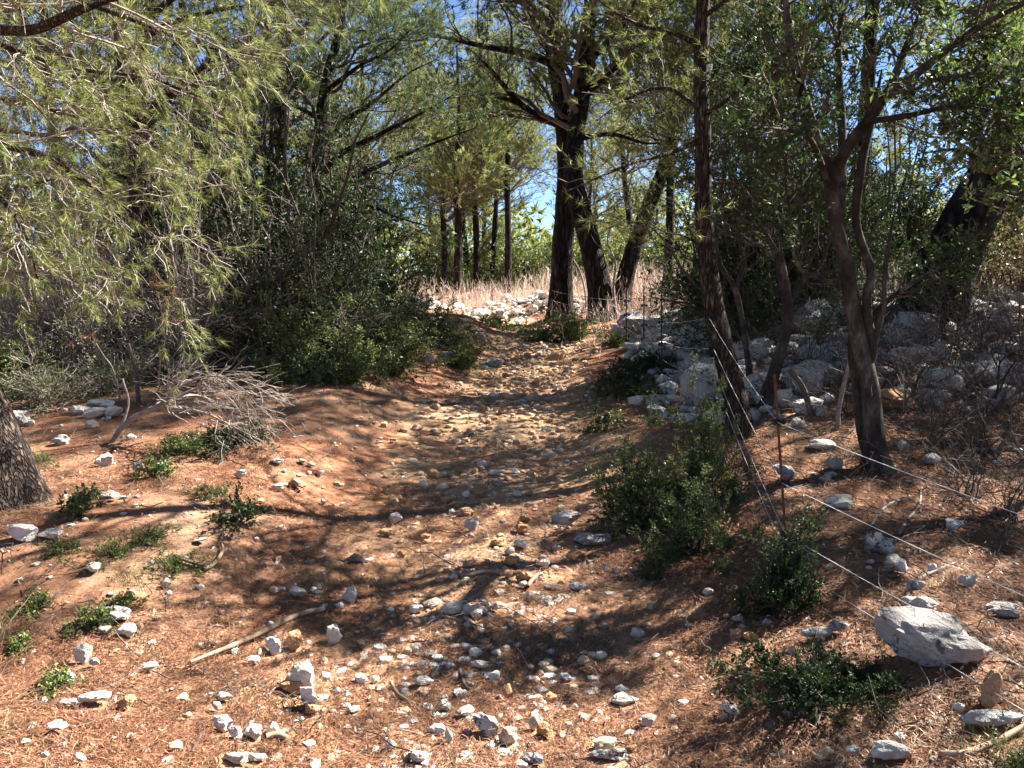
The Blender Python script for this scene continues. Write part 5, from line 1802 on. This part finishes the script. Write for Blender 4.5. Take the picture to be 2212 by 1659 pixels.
br = MB()
n = 3200
y = 5.2 + 7.5 * rng.random(n)
x = 1.9 + .09 * y + rng.random(n) ** .8 * 4.8
keep = fbm(x, y, .8, 2) > -.12
x, y = x[keep], y[keep]
n = len(x)
d = norm(np.stack([rng.normal(size=n), rng.normal(size=n), np.abs(rng.normal(size=n)) * 1.1 + .1], -1))
L = rng.uniform(.2, .9, n)
q = np.linspace(0, 1, 6)[None, :, None]
P = np.stack([x, y, H(x, y)], -1)[:, None] + q * (d * L[:, None])[:, None] + np.cumsum(rng.normal(size=(n, 6, 3)) * .05, 1) * (q > 0) * L[:, None, None]
P[:, :, 2] = np.maximum(P[:, :, 2], H(P[:, :, 0], P[:, :, 1]) + .02)
R = np.linspace(1, .35, 6)[None] * rng.uniform(.002, .0055, (n, 1))
ribbons(br, P, R)
P2, R2 = spawn(P, R, 3, .2, 1, (.08, .35), (.3, 1.0), 4, .6, (0, 0, 0), 0, .1, False, .0016)
ribbons(br, P2, R2)
tag(br.build("undergrowth", M['twig']), "tangle of dry grey twigs over the right rocky slope", kind="stuff")


def grass(name, n, cx, cy, rx, ry, h, wd, mat, label, lean=.5, y_dep=False):
    b = MB()
    x = cx + rng.normal(size=n) * rx; y = cy + rng.normal(size=n) * ry
    p = np.stack([x, y, H(x, y) - .01], -1)
    d = norm(np.stack([rng.normal(size=n) * lean, rng.normal(size=n) * lean, np.ones(n)], -1))
    L = rng.uniform(.5, 1.1, n)[:, None] * h
    sd = rnd_perp(d) * wd * .5
    bend = np.stack([d[:, 0], d[:, 1], -np.abs(d[:, 0]) * .4], -1) * L * .35
    m = p + d * L * .55
    t = p + d * L + bend
    V = np.stack([p - sd, p + sd, m + sd * .8, m - sd * .8, t], 1).reshape(-1, 3)
    k = (np.arange(n) * 5)[:, None]
    tt = np.repeat(rng.random(n), 5)
    b.add(V, k + np.array([[0, 1, 2, 3]]), tt)
    b.f.append(k + np.array([[3, 2, 4]])); b.m.append(np.zeros(n, np.int32))
    o = b.build(name, M[mat])
    return o


def tuft_q(qx, qy, n, r, h, wd, mat, label):
    p = G(qx, qy)
    o = grass("grass_tuft", n, p[0], p[1], r, r, h, wd, mat, label)
    o.data.transform(__import__('mathutils').Matrix.Translation(-Vector(p)))
    o.location = tuple(p)
    tag(o, label, kind="stuff")


tuft_q(285, 1265, 130, .05, .13, .0018, 'grass', "pale grass tuft behind the thin left seedling")
tuft_q(20, 1370, 170, .07, .14, .0018, 'grass', "pale dry grass tuft at the left edge")
tuft_q(8, 1590, 110, .05, .10, .0018, 'grass', "dry grass tuft in the bottom left corner")
tuft_q(1828, 1555, 70, .025, .10, .002, 'grass', "green grass tuft below the creeping shrub")
tuft_q(1570, 1585, 40, .03, .05, .002, 'grass', "grass at the foot of the round-topped rock")
tuft_q(2170, 1650, 120, .08, .18, .002, 'grass', "tall thin grass in the bottom right corner")
tuft_q(715, 960, 90, .08, .10, .003, 'grass', "small grass tuft at the path's shaded left edge")
tuft_q(1045, 815, 90, .09, .16, .005, 'grass', "dry yellow tuft at the path's left edge by the bush")
tuft_q(1300, 905, 130, .2, .16, .004, 'grass', "dim grass on the path's shaded right edge")
tuft_q(1330, 860, 130, .25, .18, .004, 'grass', "dim grass in front of the right bank's low shrub")
tuft_q(990, 715, 240, .5, .25, .007, 'grass', "sunlit grass left of the path before the bend")
tuft_q(1150, 720, 240, .35, .18, .007, 'grass', "sunlit yellow grass right of the path's bend")
tuft_q(1380, 1465, 80, .08, .07, .0015, 'grass', "fine dry grass in the shaded right foreground")
hb = [(-2.2, 20.9, 1.4, .5, 350), (.6, 22.4, 1.6, .5, 350), (3.2, 20.5, 1.6, 1.3, 1000), (4.5, 17.0, 1.5, 1.3, 1300), (7.0, 15.5, 1.8, 1.4, 1400), (-3.5, 23.0, 2.0, .6, 350), (3.0, 24.0, 4, 1.0, 700), (5.0, 13.0, 1.5, 1.0, 500)]
hm = MB()
for cx_, cy_, rx_, ry_, n_ in hb:
    x = cx_ + rng.normal(size=n_) * rx_; y = cy_ + rng.normal(size=n_) * ry_
    L = rng.uniform(.15, .8, n_) * (.55 + .9 * (fbm(x, y, .9, 2) + .5))
    d = norm(np.stack([rng.normal(size=n_) * .25, rng.normal(size=n_) * .25, np.ones(n_)], -1))
    p = np.stack([x, y, H(x, y)], -1)
    s = np.linspace(0, 1, 4)[None, :, None]
    P = p[:, None] + s * (d * L[:, None])[:, None] + np.cumsum(rng.normal(size=(n_, 4, 3)) * .03, 1) * (s > 0)
    R = np.full((n_, 4), .0045) * np.linspace(1, .5, 4)[None]
    ribbons(hm, P, R * 1.2)
    P2, R2 = spawn(P, R, 3, .3, 1, (.08, .22), (.3, .8), 3, .8, (0, 0, 0), .2, .05, False, .003)
    ribbons(hm, P2, R2 * 1.2)
tag(hm.build("undergrowth", M['heath']), "dry pinkish heath stems behind the rubble bank and fence", kind="stuff")

n_tris = sum(sum(len(p.vertices) - 2 for p in me.polygons) if len(me.polygons) < 3000 else len(me.loops) - 2 * len(me.polygons) for me in bpy.data.meshes)
print("TRIS", n_tris, "OBJECTS", len(bpy.data.objects), "STONES", len(STONES), N_TABLE)
